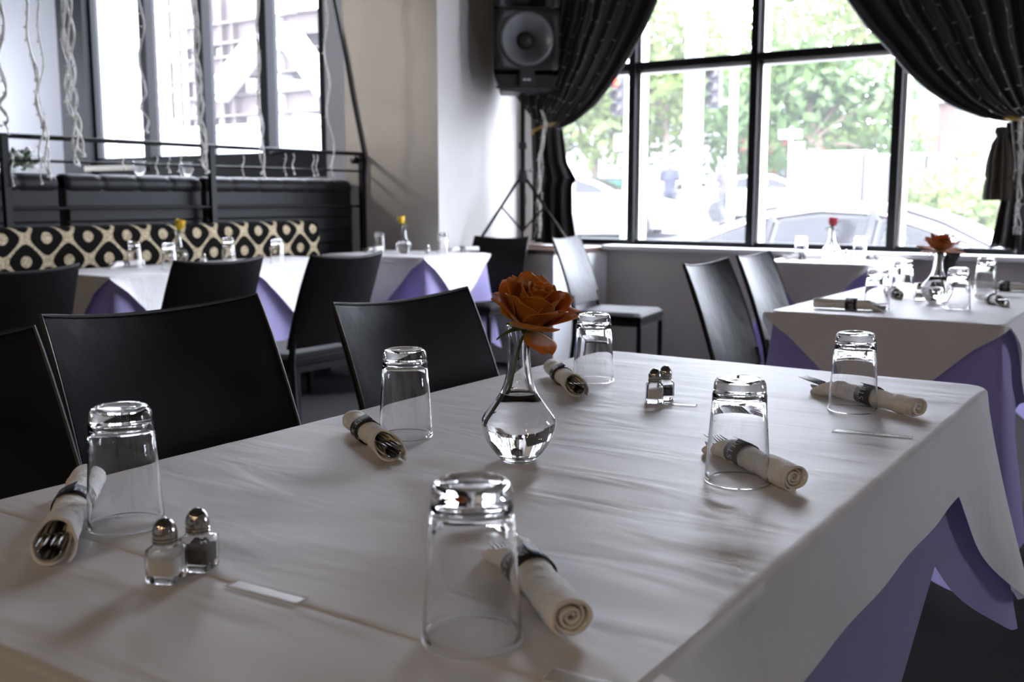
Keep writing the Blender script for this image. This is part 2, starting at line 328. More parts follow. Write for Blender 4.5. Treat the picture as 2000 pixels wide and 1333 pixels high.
# ------------------------------------------------------------------ draped cloths
def drape(name, m, x0, x1, y0, y1, z, drop, nx, ny, R=.012, flare=lambda s: .01, rows=10, amp=0, fold=None, thick=0, seed=0, lift=0):
    """table covering: a flat top of nx*ny cells and a skirt; drop(side, s, L): fall at distance s from the side's start. Sides run S, E, N, W."""
    cx, cy, hx, hy = (x0+x1)/2, (y0+y1)/2, (x1-x0)/2, (y1-y0)/2
    mb = MB(); V = []
    def top(i, j):
        u, v = -hx+2*hx*i/nx, -hy+2*hy*j/ny
        a, b = abs(u)-(hx-R), abs(v)-(hy-R); px, py = u, v
        if a > 0 and b > 0 and (v > 0 or not lift):
            k = max(a, b)/math.hypot(a, b); px = math.copysign(hx-R+a*k, u); py = math.copysign(hy-R+b*k, v)
        zz = 0
        if amp:
            q = Vector((px*2.4+py*.9+seed, py*8-px*2.4, seed)); e = min(1, (min(hx-abs(px), hy-abs(py)))/.05+.25)
            zz = amp*e*(noise.noise(q)+.5*noise.noise(q*2.3+Vector((4, 1, 0))))
        if lift and py+hy < .06: zz = max(zz*(py+hy)/.06, 0)+lift*(1-(py+hy)/.06)**2*(.45+.55*noise.noise(Vector((px*6, 3, 1))))
        return Vector((px, py, zz))
    for i in range(nx+1):
        for j in range(ny+1): V.append(top(i, j))
    idx = lambda i, j: i*(ny+1)+j
    F = [(idx(i, j), idx(i+1, j), idx(i+1, j+1), idx(i, j+1)) for i in range(nx) for j in range(ny)]
    loop = [(idx(i, 0), 0, i/nx) for i in range(nx)]+[(idx(nx, j), 1, j/ny) for j in range(ny)]+[(idx(nx-i, ny), 2, i/nx) for i in range(nx)]+[(idx(0, ny-j), 3, j/ny) for j in range(ny)]
    n = len(loop); base = len(V)
    NRM = [Vector((0, -1, 0)), Vector((1, 0, 0)), Vector((0, 1, 0)), Vector((-1, 0, 0))]
    info = []
    for vi, sd, t in loop:
        L = 2*(hx if sd % 2 == 0 else hy); s = t*L; sc = min(s, L-s); nn = NRM[sd].copy()
        if sc < .07:
            o2 = NRM[(sd-1) % 4] if s < L-s else NRM[(sd+1) % 4]; nn = (nn+o2*(1-sc/.07)).normalized()
        info.append((V[vi], nn, drop(sd, s, L), sc, sd, s))
    for r in range(1, rows+1):
        q = r/rows
        for p, nn, d, sc, sd, s in info:
            if r == 1: off, dz = min(.004, d), min(.0035, d*.5)
            else:
                qq = (q-1/rows)/(1-1/rows); off = .004+flare(sc)*qq**1.2+(fold(sd, s, sc)*max(0, qq-.4)/.6 if fold else 0); dz = .0035+max(0, d-.0035)*qq
            V.append(Vector((p.x+nn.x*off, p.y+nn.y*off, p.z*(1-q)-dz)))
    for r in range(rows):
        for k in range(n):
            a = loop[k][0] if r == 0 else base+(r-1)*n+k; b = loop[(k+1) % n][0] if r == 0 else base+(r-1)*n+(k+1) % n
            F.append((a, base+r*n+k, base+r*n+(k+1) % n, b))
    mb.add(V, F)
    return mb.build(name, m, loc=(cx, cy, z), solid=thick)

def table(x0, x1, y0, y1, label, z=.735, group=None):
    t = thing('dining_table', label, 'table', ((x0+x1)/2, (y0+y1)/2, 0), 0, group); hx, hy = (x1-x0)/2-.012, (y1-y0)/2-.012
    MB().span((-hx, -hy, z-.03), (hx, hy, z)).build('table_top', M['table'], t, smooth=False, bevel=.004)
    for sx in (-1, 1):
        for sy in (-1, 1):
            MB().tube([(sx*(hx-.17), sy*(hy-.22), 0), (sx*(hx-.17), sy*(hy-.22), z-.03)], .022, 10).build('leg', M['steel_black'], t)
    return t
TZ = .75
# main table -----------------------------------------------------------------
MX0, MX1, MY0, MY1 = -1.115, -.315, .40, 2.01
table(MX0, MX1, MY0, MY1, 'long dining table under the foreground cloth and paper')
tip = lambda s, L, b, a, wd: b+a*max(0, 1-min(s, L-s)/wd)
def main_cloth_drop(sd, s, L):
    h = L/2 if sd % 2 else L; q = s % h; return .21+.62*abs(q-h/2)
tag(drape('tablecloth', M['cloth'], MX0, MX1, MY0, MY1, TZ-.008, main_cloth_drop, 60, 120, .03,
          lambda s: .002+.085*math.exp(-(s/.15)**2), 12, 0, None),
    'lavender cloth hanging below the white paper of the foreground table', 'tablecloth')
SEAM = .585
def main_drop(sd, s, L):
    if sd == 1: return .115+.30*max(0, 1-(L-s)/.36)     # right side, falls to a point at the far corner
    if sd == 2: return .115+.30*max(0, 1-s/.30)
    if sd == 3: return .10
    return .0008
tag(drape('table_paper', M['paper'], MX0-.002, MX1+.003, SEAM, MY1+.003, TZ, main_drop, 90, 150, .045,
          lambda s: .020+.085*math.exp(-(s/.13)**2), 12, .0022, lambda sd, s, sc: .0015*math.sin(s*23), 0, 3, .0008),
    'large wrinkled sheet of white paper covering the foreground table', 'table paper')
tag(drape('table_paper', M['paper'], MX0-.001, MX1+.002, MY0-.004, SEAM+.03, TZ-.001, lambda sd, s, L: .0008 if sd == 2 else .13, 80, 30, .02,
          lambda s: .008+.03*math.exp(-(s/.1)**2), 8, .0016, None, 0, 9),
    'second sheet of white paper at the near end, tucked under the seam', 'table paper')
# other tables ---------------------------------------------------------------
def small_table(x0, x1, y0, y1, where, slope=1.0, cap=.34, seed=0):
    table(x0, x1, y0, y1, 'square dining table under the cloth '+where)
    tag(drape('tablecloth', M['cloth'], x0, x1, y0, y1, TZ-.008, lambda sd, s, L: tip(s, L, .27, .34, .34), 40, 40, .02,
              lambda s: .006+.10*math.exp(-(s/.10)**2), 12, 0, lambda sd, s, sc: .009*math.sin(s*31+seed)*(1 if sc > .05 else sc/.05)),
        'lavender cloth showing at the corners '+where, 'tablecloth')
    tag(drape('table_paper', M['paper'], x0-.004, x1+.004, y0-.004, y1+.004, TZ, lambda sd, s, L: min(cap, .004+slope*min(s, L-s)), 48, 48, .02,
              lambda s: .030, 10, .001, lambda sd, s, sc: .006*math.sin(s*20+seed)*min(1, sc/.1), 0, seed),
        'diamond laid sheet of white paper '+where, 'table paper')
small_table(-1.09, -.445, 3.03, 4.34, 'on the right table with the wide orange rose', .95, .34, 1)
small_table(-2.02, -1.45, 5.45, 6.14, 'on the table with the red rose against the sill', 1.1, .36, 2)
small_table(-4.53, -3.97, 2.72, 3.50, 'on the nearer table by the patterned banquette', 1.0, .34, 3)
small_table(-4.53, -3.97, 3.52, 4.32, 'on the farther table by the patterned banquette', 1.0, .34, 4)
small_table(-4.53, -3.76, 4.63, 5.25, 'on the table in front of the wall column', 1.0, .36, 5)

# ------------------------------------------------------------------ chairs
def make_chair():
    t = thing('dining_chair', 'x', 'chair')
    W = .43
    mb = MB()                                            # backrest: curved slab, faces +x
    def bk(u, v, sx):
        y = (u-.5)*W*(1-.05*(v-.5)); z = .50+.385*v
        lean = -.20-.10*v-.035*v*v; bow = .028*(1-(2*u-1)**2)*(.35+.65*v)
        z -= .016*(1-(2*u-1)**2)*v
        th = .013*(1-.35*abs(2*u-1)**6)*(1-.4*v**8)
        return Vector((lean-bow+sx*th, y, z))
    n, m = 18, 12; vs = []; fs = []
    for sx in (1, -1):
        for i in range(n+1):
            for j in range(m+1): vs.append(bk(i/n, j/m, sx))
    N = (n+1)*(m+1); I = lambda k, i, j: k*N+i*(m+1)+j
    for k in (0, 1):
        fs += [(I(k, i, j), I(k, i+1, j), I(k, i+1, j+1), I(k, i, j+1)) for i in range(n) for j in range(m)]
    for j in range(m): fs += [(I(0, 0, j), I(0, 0, j+1), I(1, 0, j+1), I(1, 0, j)), (I(0, n, j), I(0, n, j+1), I(1, n, j+1), I(1, n, j))]
    for i in range(n): fs += [(I(0, i, 0), I(0, i+1, 0), I(1, i+1, 0), I(1, i, 0)), (I(0, i, m), I(0, i+1, m), I(1, i+1, m), I(1, i, m))]
    mb.add(vs, fs); b = mb.build('backrest', M['leather'], t, bevel=.006)
    p = MB()
    edge = [bk(0, j/m, 1)*1 for j in range(m+1)]+[bk(i/n, 1, 1) for i in range(1, n+1)]+[bk(1, 1-j/m, 1) for j in range(1, m+1)]
    p.tube([e+Vector((-.002, 0, .001)) for e in edge], .0032, 6).build('piping', M['stitch'], b)
    s = MB()                                             # seat pad
    def seat(u, v, k):
        x = -.205+.41*u; y = (v-.5)*W*(1-.0*u); e = min(u, 1-u, v, 1-v); r = min(1, e/.10)
        z = .455+.02*math.sqrt(max(0, 1-(1-r)**2)) if k else .425
        return Vector((x, y, z))
    for k in (1, 0): s.grid(lambda u, v: seat(u, v, k), 14, 14)
    N = 15*15
    rim = [i*15 for i in range(15)]+[14*15+j for j in range(1, 15)]+[i*15+14 for i in range(13, -1, -1)]+[j for j in range(13, 0, -1)]
    s.f += [(rim[i], rim[(i+1) % len(rim)], N+rim[(i+1) % len(rim)], N+rim[i]) for i in range(len(rim))]
    s.build('seat', M['leather_seat'], t, bevel=.004)
    fr = MB()
    for a, c in (((-.19, -.195), (.19, -.195)), ((.19, -.195), (.19, .195)), ((.19, .195), (-.19, .195)), ((-.19, .195), (-.19, -.195))):
        fr.span((min(a[0], c[0])-.011, min(a[1], c[1])-.011, .398), (max(a[0], c[0])+.011, max(a[1], c[1])+.011, .426))
    fr.build('seat_frame', M['steel_black'], t, smooth=False)
    for sy in (-1, 1):
        MB().span((.178, sy*.196-.013, 0), (.204, sy*.196+.013, .40)).build('leg', M['steel_black'], t, smooth=False, bevel=.003)
        MB().tube([(-.235, sy*.196, 0), (-.20, sy*.196, .30), (-.195, sy*.198, .44), (-.212, sy*.2, .56)], .0145, 8).build('leg', M['steel_black'], t)
    return t
chair0 = make_chair(); used = [0]
def place_chair(x, y, deg, label, group=None, sc=None):
    """x, y: floor point; deg: the way it faces"""
    if not used[0]:
        used[0] = 1; chair0.location = (x, y, 0); chair0.rotation_euler.z = math.radians(deg); chair0['label'] = label
        if sc: chair0.scale = (sc,)*3
        return chair0
    return dup(chair0, (x, y, 0), math.radians(deg), label, group, sc)
def chair_back(x, y, deg, label, sc=None, h=.33):
    """x, y: the middle of the top of the backrest"""
    a = math.radians(deg); k = (sc or 1)*h
    return place_chair(x+math.cos(a)*k, y+math.sin(a)*k, deg, label, None, sc)
chair_back(-1.47, 1.10, 0, 'black leather chair behind the glass in the left foreground', 1.03)
chair_back(-1.35, .585, 0, 'black leather chair cut by the left edge of the photo, nearest the camera', 1.03)
chair_back(-1.355, 1.61, 0, 'black leather chair behind the middle glass and the rose vase', 1.01)
chair_back(-1.46, 3.38, 2, 'black leather chair nearer of two along the right table', .985)
chair_back(-1.52, 3.99, 3, 'black leather chair farther of two along the right table', .985)
chair_back(-3.10, 1.80, 180, 'black leather chair before the banquette, back to us, cut by the left photo edge', .99)
chair_back(-3.02, 2.53, 180, 'black leather chair before the banquette, back to us, middle of the three', .985)
chair_back(-2.87, 3.05, 180, 'black leather chair before the banquette, back to us, nearest the wall column', .985)
chair_back(-3.83, 5.52, -84, 'black leather chair behind the column table, below the tripod stand', .955)
chair_back(-3.08, 5.10, 9, 'black leather chair standing alone against the low wall under the window', .985)
chair_back(-1.0, 5.22, 186, 'black leather chair beyond the wide orange rose, by the window sill', .985)

# ------------------------------------------------------------------ glasses
gp = [(.0378, 0), (.0390, .0003), (.0397, .0012), (.0396, .0024), (.0387, .0050), (.0383, .012), (.0366, .040), (.0342, .075), (.0322, .1035), (.0324, .1065), (.0318, .1085), (.0312, .1105), (.0312, .1165),
      (.0302, .1215), (.0280, .1252), (.0245, .1268), (.0205, .1262), (.013, .1250), (.0001, .1246)]
gi = [(.0001, .1095), (.016, .1090), (.0255, .1068), (.0290, .1030), (.0305, .0985), (.0330, .070), (.0355, .038), (.0365, .010), (.0367, .005), (.0363, .0026), (.0366, .0010)]
def make_tumbler(n):
    mb = MB(); prof = gp+gi
    mb.lathe(prof, n, closed=True)
    o = mb.build('drinking_glass', M['glass'])
    for p in o.data.polygons: p.use_smooth = True
    return o
tum = make_tumbler(72); tum_far = make_tumbler(28); gl_used = set()
def glass_at(x, y, label, group, far=False, z=TZ+.001, rz=0):
    src = tum_far if far else tum
    if src.name in gl_used: o = src.copy(); C.objects.link(o)
    else: o = src; gl_used.add(src.name)
    o.location = (x, y, z); o.rotation_euler.z = rz; tag(o, label, 'glass', group); return o
g1 = 'upturned glasses on the foreground table'
glass_at(-.451, .610, 'upturned clear glass at the front of the foreground table, biggest of all', g1)
glass_at(-.918, .632, 'upturned clear glass at left beside salt and pepper, before a black chair', g1, rz=1)
glass_at(-.938, 1.110, 'upturned clear glass left of the rose vase on the foreground table', g1, rz=2)
glass_at(-.938, 1.655, 'upturned clear glass right of the rose, far left corner of the foreground table', g1, rz=3)
glass_at(-.451, 1.150, 'upturned clear glass standing before a banded napkin, right of the vase', g1, rz=4)
glass_at(-.457, 1.655, 'upturned clear glass at the far right corner of the foreground table', g1, rz=5)
g2 = 'upturned glasses on the background tables'
for x, y, l in ((-.83, 3.215, 'upturned glass nearest the left corner of the right table, on the end of a napkin'), (-.872, 3.71, 'upturned glass behind left of the wide orange rose vase'),
                (-.634, 3.40, 'upturned glass just in front and right of the wide orange rose vase'), (-.66, 4.03, 'upturned glass at the far right end of the right table'),
                (-1.90, 5.70, 'upturned glass left of the red rose vase'), (-1.62, 5.86, 'upturned glass right of the red rose vase by the shaker'),
                (-4.46, 3.20, 'upturned glass on the banquette table beside a napkin, leftmost there'), (-4.15, 3.17, 'upturned glass before the yellow rose vase on the banquette table'),
                (-4.45, 3.79, 'upturned glass on the farther banquette table, against the diamond cushion'), (-4.08, 3.80, 'upturned glass on the farther banquette table, between two chair backs'),
                (-4.36, 4.93, 'upturned glass left of the yellow bud vase before the column'), (-4.0, 5.12, 'upturned glass right of the yellow bud vase before the column')):
    glass_at(x, y, l, g2, True)

# ------------------------------------------------------------------ vases and roses
vp = [(.0001, .0045), (.012, .003), (.021, 0), (.0235, .0006), (.0245, .003), (.0317, .011), (.042, .0256), (.0472, .040), (.0487, .048), (.0472, .058), (.0345, .0755), (.0245, .090), (.0187, .105),
      (.0160, .120), (.0144, .140), (.0143, .157), (.0158, .170), (.0172, .1755), (.0170, .1768)]
vi = [(.0155, .1762), (.0140, .170), (.0124, .157), (.0124, .140), (.0140, .120), (.0166, .105), (.0222, .090), (.0320, .0755), (.0443, .058), (.0458, .048), (.0443, .040), (.0392, .0256), (.028, .0125), (.018, .0095), (.0001, .009)]
def smooth_prof(p, k=3):
    out = []
    for i in range(len(p)-1):
        a, b, c, d = p[max(i-1, 0)], p[i], p[i+1], p[min(i+2, len(p)-1)]
        for j in range(k):
            t = j/k
            out.append(tuple(.5*((2*b[m])+(-a[m]+c[m])*t+(2*a[m]-5*b[m]+4*c[m]-d[m])*t*t+(-a[m]+3*b[m]-3*c[m]+d[m])*t**3) for m in (0, 1)))
    return [(max(1e-4, r), z) for r, z in out+[p[-1]]]
def make_vase(n, k):
    t = thing('bud_vase', 'x', 'vase')
    MB().lathe(smooth_prof(vp, k)+smooth_prof(vi, k), n, closed=True).build('vase_glass', M['glass'], t, smooth=True)
    wp = [(r+.0004, z) for r, z in reversed(vi) if z < .091]; wp[0] = (.0001, .0086)
    wl = .0895; wp = smooth_prof(wp, k); wp = [q for q in wp if q[1] < wl-.002]+[(.0226, wl), (.0215, wl-.0010), (.0001, wl-.0012)]
    MB().lathe(wp, n).build('water', M['water'], t)
    for ch in t.children:
        for p in ch.data.polygons: p.use_smooth = True
    return t
vase0 = make_vase(64, 4); vase0.location = (-.726, 1.086, TZ+.001)
vase0['label'] = 'clear glass bud vase with water holding the large orange rose'
gv = 'bud vases on the tables'
for x, y, l in ((-.722, 3.53, 'clear bud vase with water holding the wide orange rose'), (-1.76, 5.80, 'clear bud vase holding the red rose before the window'),
                (-4.40, 3.42, 'clear bud vase holding the yellow rose by the diamond cushion'), (-4.16, 4.93, 'clear bud vase with water holding the yellow bud before the column')):
    dup(vase0, (x, y, TZ+.001), 0, l)

def make_rose(name, label, base, axis, layers, pm, size, stem_pts, seed, cat='rose', sepals=5):
    """layers: (count, length, half width, angle at the claw, angle at the rim, lateral radius, start phase, rim curl); angles measured from the flower's axis"""
    rnd = random.Random(seed); t = thing(name, label, cat, base)
    ax = Vector(axis).normalized(); q = Vector((0, 0, 1)).rotation_difference(ax).to_matrix()
    for cnt, ln, hw, a0, a1, R, ph, curl in layers:
        for k in range(cnt):
            phi = ph+2*PI*k/cnt+rnd.uniform(-.12, .12); L = ln*size*rnd.uniform(.93, 1.08); W = hw*size*rnd.uniform(.92, 1.08); da = rnd.uniform(-.10, .10); rr = R*size
            er = Vector((math.cos(phi), math.sin(phi), 0)); et = Vector((-math.sin(phi), math.cos(phi), 0)); nsd = rnd.uniform(0, 50)
            cl = [(0.0, 0.0)]; NT = 12
            for j in range(NT):
                tt = (j+.5)/NT; an = a0+(a1-a0)*tt+da+curl*max(0, tt-.72)/.28
                r0, z0 = cl[-1]; cl.append((r0+math.sin(an)*L/NT, z0+math.cos(an)*L/NT))
            def fn(u, v):
                s = 2*u-1; tt = v*NT; j = min(int(tt), NT-1); fr = tt-j
                r = cl[j][0]+(cl[j+1][0]-cl[j][0])*fr; z = cl[j][1]+(cl[j+1][1]-cl[j][1])*fr
                wd = W*(math.sin(min(1, v*1.15)*PI/2)**.8)*(1-.80*max(0, v-.55)/.45*max(0, v-.55)/.45) if v > 0 else W*.1
                x = s*wd; an = x/rr
                p = er*(r+.003*size*10*.1-rr*(1-math.cos(an)))+et*(rr*math.sin(an))+Vector((0, 0, z))
                p += er*(.10*W*curl*2*(abs(s)**3)*v)
                nz = noise.noise(Vector((s*1.6, v*2.2, nsd)))*.10*W*v+noise.noise(Vector((s*5, v*5, nsd)))*.03*W*v
                p += er*nz+Vector((0, 0, nz*.6-.06*W*abs(s)**2*v))
                return q @ p
            MB().grid(fn, 12, 12).build('petal', pm, t, solid=.0007*size)
    for k in range(sepals):
        phi = 2*PI*k/sepals+.4; er = Vector((math.cos(phi), math.sin(phi), 0)); et = Vector((-math.sin(phi), math.cos(phi), 0))
        def sf(u, v):
            s = 2*u-1; wd = .0075*size*(1-v)*(.4+.6*min(1, v*4)); an = 1.5+.9*v
            return q @ (er*(.003*size+math.sin(1.4)*v*.036*size)+et*(s*wd)+Vector((0, 0, -.004*size-.016*size*v*v+.003*size*abs(s))))
        MB().grid(sf, 4, 8).build('sepal', M['leaf'], t, solid=.0008)
    MB().sphere((0, 0, 0), .0085*size, 12).build('hip', M['leaf'], t).location = q @ Vector((0, 0, -.004*size))
    pts = [Vector((0, 0, -.004))]+[Vector(p)-Vector(base) for p in stem_pts]
    fine = []
    for i in range(len(pts)-1):
        for j in range(4): fine.append(pts[i].lerp(pts[i+1], j/4))
    fine.append(pts[-1])
    st = MB().tube(fine, .0024, 8)
    for f_ in (.35, .6, .8):
        p = fine[int(f_*(len(fine)-1))]; st.tube([p, p+Vector((.003, .001, .001)), p+Vector((.006, .002, .003))], [.0016, .001, .0003], 6)
    st.build('stem', M['stem'], t)
    return t
VX, VY = -.726, 1.086
def cam_off(x, y, r, u, f):
    d = Vector((x, y, 0)).normalized(); rt = Vector((d.y, -d.x, 0)); return Vector((x, y, 0))+rt*r-d*f+Vector((0, 0, u))
b0 = cam_off(VX, VY, .012, TZ+.178, .008)
tor = lambda r, f, u: Vector((VX, VY, 0)).normalized().cross(Vector((0, 0, 1)))*r-Vector((VX, VY, 0)).normalized()*f+Vector((0, 0, u))
make_rose('rose', 'large open orange rose in the vase on the foreground table', b0, tor(.25, .38, 1),
          [(2, .058, .024, 1.62, 1.30, .05, 2.55, .6), (5, .066, .040, 1.25, .45, .042, .3, .75), (5, .066, .040, .98, .12, .036, .9, .65), (5, .064, .036, .74, -.08, .028, .2, .5), (4, .060, .031, .52, -.16, .021, .7, .4), (4, .055, .025, .34, -.16, .014, .1, .3), (3, .050, .018, .16, -.08, .008, .5, .1)],
          M['petal_orange'], 1.04, [cam_off(VX, VY, .003, TZ+.160, .003), cam_off(VX, VY, -.006, TZ+.125, 0), cam_off(VX, VY, -.012, TZ+.095, 0), cam_off(VX, VY, -.030, TZ+.058, 0), cam_off(VX, VY, -.036, TZ+.047, 0)], 5)
def far_rose(vx, vy, label, pm, layers, size, axis, seed, up=.172, dr=0):
    b = Vector((vx+dr, vy, TZ+up))
    make_rose('rose', label, b, axis, layers, pm, size, [(vx, vy, TZ+.15), (vx+.004, vy, TZ+.1), (vx+.02, vy, TZ+.035)], seed)
far_rose(-.722, 3.53, 'wide open faded orange rose on the right table', M['petal_orange_pale'],
         [(6, .070, .026, 1.5, 1.35, .05, 0, .4), (6, .062, .024, 1.1, .8, .04, .5, .6), (5, .060, .022, .7, .35, .03, .2, .5), (5, .055, .018, .4, .1, .02, .6, .4)], 1.05, (.1, -.1, 1), 8)
bud = [(4, .052, .028, .75, -.12, .024, 0, .25), (4, .050, .024, .55, -.16, .018, .8, .2), (3, .047, .017, .35, -.12, .012, .3, .1)]
far_rose(-1.76, 5.80, 'small dark red rose in the vase before the window', M['petal_red'], bud, 1.1, (.15, -.1, 1), 11, .182)
far_rose(-4.40, 3.42, 'yellow rose with a red tinge by the diamond cushion', M['petal_yellow'], bud, 1.15, (.2, .1, 1), 12, .178, .01)
far_rose(-4.16, 4.93, 'yellow rosebud with red streaks before the wall column', M['petal_yellow'], bud, 1.1, (-.15, -.25, 1), 13, .18, -.008)

# ------------------------------------------------------------------ shakers
def make_shaker(fillmat, level, kind):
    t = thing(kind+'_shaker', 'x', 'shaker')
    def sq(r, z, n=32, p=9):
        out = []
        for k in range(n):
            a = 2*PI*k/n; c, s_ = math.cos(a), math.sin(a); out.append(Vector((r*math.copysign(abs(c)**(2/p), c), r*math.copysign(abs(s_)**(2/p), s_), z)))
        return out
    rows = [sq(.0125, 0), sq(.0132, .001), sq(.0136, .004), sq(.0136, .026), sq(.013, .0285), sq(.0105, .0305, p=2.6), sq(.0092, .0315, p=2), sq(.0092, .035, p=2), sq(.0078, .035, p=2), sq(.0078, .0305, p=2), sq(.0108, .0275), sq(.0114, .025), sq(.0114, .0075), sq(.008, .0062)]
    n = 32; vs = [v for r in rows for v in r]
    fs = [(i*n+k, i*n+(k+1) % n, (i+1)*n+(k+1) % n, (i+1)*n+k) for i in range(len(rows)-1) for k in range(n)]+[tuple(range(n-1, -1, -1)), tuple(range((len(rows)-1)*n, len(rows)*n))]
    MB().add(vs, fs).build('jar', M['glass'], t)
    fr = [sq(.0112, .0066), sq(.0112, level)]; vs = [v for r in fr for v in r]
    for k in range(n): vs[n+k].z += .0016*math.sin(k*.4)
    MB().add(vs, [(k, (k+1) % n, n+(k+1) % n, n+k) for k in range(n)]+[tuple(range(n-1, -1, -1)), tuple(range(n, 2*n))]).build(kind, fillmat, t)
    cap = [(.0098, .0318), (.0104, .0322), (.0104, .0338), (.0098, .0344), (.0104, .035), (.0104, .0366), (.0098, .0372), (.0103, .0378), (.0103, .041), (.0100, .0435), (.0088, .0475), (.0066, .051), (.0036, .0532), (.0001, .054)]
    MB().lathe(cap, 28).build('cap', M['chrome'], t)
    return t
sa = make_shaker(M['salt'], .021, 'salt'); pe = make_shaker(M['pepper'], .020, 'pepper')
SH = 1.06
sa.location = (-.752, .556, TZ+.001); sa.rotation_euler.z = .45; sa.scale = (SH,)*3; sa['label'] = 'square glass salt shaker with chrome cap near the seam, left foreground'
pe.location = (-.752, .592, TZ+.001); pe.rotation_euler.z = .40; pe.scale = (SH,)*3; pe['label'] = 'square glass pepper shaker just behind the nearest salt'
for x, y, rz, kind, l in ((-.752, 1.535, .55, 'salt', 'square glass salt shaker at the far side of the foreground table'), (-.750, 1.572, .55, 'pepper', 'square glass pepper shaker behind the far salt on the foreground table'),
                          (-.800, 3.64, .3, 'salt', 'small salt shaker behind the wide orange rose vase, left one'), (-.755, 3.70, .3, 'pepper', 'small pepper shaker behind the wide orange rose vase, right one'),
                          (-1.665, 5.76, .3, 'salt', 'small salt shaker beside the red rose vase'), (-4.02, 4.99, .4, 'salt', 'small salt shaker right of the yellow bud vase'),
                          (-4.38, 3.56, .4, 'salt', 'small salt shaker beside the yellow rose by the cushion')):
    dup(sa if kind == 'salt' else pe, (x, y, TZ+.001), rz, l, None, SH)

# ------------------------------------------------------------------ napkin rolls
def text_mesh(body, size):
    cu = bpy.data.curves.new('lettering', 'FONT'); cu.body = body; cu.size = size; cu.align_x = 'CENTER'; cu.align_y = 'CENTER'; cu.resolution_u = 3
    o = bpy.data.objects.new('lettering_source', cu); C.objects.link(o); dg = bpy.context.evaluated_depsgraph_get(); dg.update()
    me = o.evaluated_get(dg).to_mesh(); bm = bmesh.new(); bm.from_mesh(me)
    bmesh.ops.subdivide_edges(bm, edges=[e for e in bm.edges if e.calc_length() > size*.25], cuts=2)
    bmesh.ops.triangulate(bm, faces=bm.faces)
    vs = [v.co.copy() for v in bm.verts]; fs = [tuple(v.index for v in f_.verts) for f_ in bm.faces]
    bm.free(); o.evaluated_get(dg).to_mesh_clear(); bpy.data.objects.remove(o); return vs, fs
RR = .0183
def make_napkin(seed, L=.20, fork_out=.012, band_x=.095, turn=0.0, flat=.86, band_w=.034):
    """axis along +x: cutlery end at x=0, rolled end at x=L"""
    rnd = random.Random(seed); t = thing('napkin_roll', 'x', 'napkin')
    TH = 2*PI*3.6
    def rad(x, th): return RR*(.12+.88*th/TH)*(1+.20*math.exp(-((x-.0)/.04)**2))*(.93+.07*math.cos((x-band_x)*40) if abs(x-band_x) < .06 else 1)
    def fn(u, v):
        th = v*TH; s = math.sin(th+turn); top = .5+.5*s
        xa = -.010+.052*top**1.2+.055*(1-v); xb = L-.004*(1-v)-.010*max(0, math.sin(th*.5+seed))*v
        x = xa+(xb-xa)*u; r = rad(x, th)
        r *= 1+.06*noise.noise(Vector((x*45, math.cos(th)*1.6, math.sin(th)*1.6+seed)))+.05*noise.noise(Vector((x*90, th*1.1, seed)))
        return Vector((x, r*math.cos(th+turn), RR*flat+r*math.sin(th+turn)*flat))
    MB().grid(fn, 64, 110).build('napkin', M['napkin'], t, solid=.0026)
    rb = RR*1.045
    bn = MB().grid(lambda u, v: Vector((band_x-band_w/2+band_w*u, rb*math.cos(2*PI*v), RR*flat+rb*math.sin(2*PI*v)*flat)), 2, 40).build('band', M['band'], t, solid=.0005)
    fl = MB().grid(lambda u, v: Vector((band_x-band_w/2+band_w*u, (rb+.0006+.004*v*v)*math.cos(1.2+.55*v), RR*flat+(rb+.0006+.004*v*v)*math.sin(1.2+.55*v)*flat)), 2, 8).build('band_flap', M['band'], bn, solid=.0005)
    ml = MB()
    for body, size, off in (('STREET', .0175, .003),):
        vs, fs = text_mesh(body, size)
        for ang in (PI*.62, PI*1.62):
            # letters run round the roll
            ml.add([Vector((band_x+off-.003-v.y, (rb+.0008)*math.cos(ang-v.x/rb), RR*flat+(rb+.0008)*math.sin(ang-v.x/rb)*flat)) for v in vs], fs)
    ml.build('lettering', M['ink'], bn, smooth=False)
    fk = MB(); zz = RR*flat+.001
    n = 14                                                # fork: bowl and neck as a tapering strip, then four tines
    prof = [(fork_out*-1+.040, .0110), (fork_out*-1+.046, .0112), (fork_out*-1+.054, .0090), (fork_out*-1+.066, .0036), (fork_out*-1+.09, .0028), (L-.06, .0045), (L-.03, .006)]
    lift = lambda x: zz+.0060*max(0, (.055-fork_out-x)/.06)-.004*max(0, 1-abs(x-(.062-fork_out))/.02)
    vs = []
    for x, h in prof: vs += [(x, -h, lift(x)), (x, h, lift(x)), (x, h, lift(x)+.0016), (x, -h, lift(x)+.0016)]
    fs = [(4*i+k, 4*i+(k+1) % 4, 4*i+4+(k+1) % 4, 4*i+4+k) for i in range(len(prof)-1) for k in range(4)]+[(3, 2, 1, 0), tuple(4*(len(prof)-1)+k for k in range(4))]
    fk.add(vs, fs)
    for k in range(4):
        y = -.0093+.0062*k
        pts = [(-fork_out+.041, y, lift(.04-fork_out)+.0008), (-fork_out+.02, y, lift(.02-fork_out)+.0008), (-fork_out-.006, y*1.02, lift(-.004-fork_out)+.0008)]
        fk.tube(pts, [.0019, .0017, .0008], 6)
    fk.build('fork', M['steel'], t, bevel=.0004)
    kn = MB().grid(lambda u, v: Vector((-.004+.05*u, (.0105-.006*u)*math.cos(PI+PI*v), zz-.0015-(.0085-.004*u)*math.sin(PI*v))), 10, 10)   # spoon bowl below the fork
    kn.build('spoon', M['steel'], t, solid=.0009)
    return t
gn = None
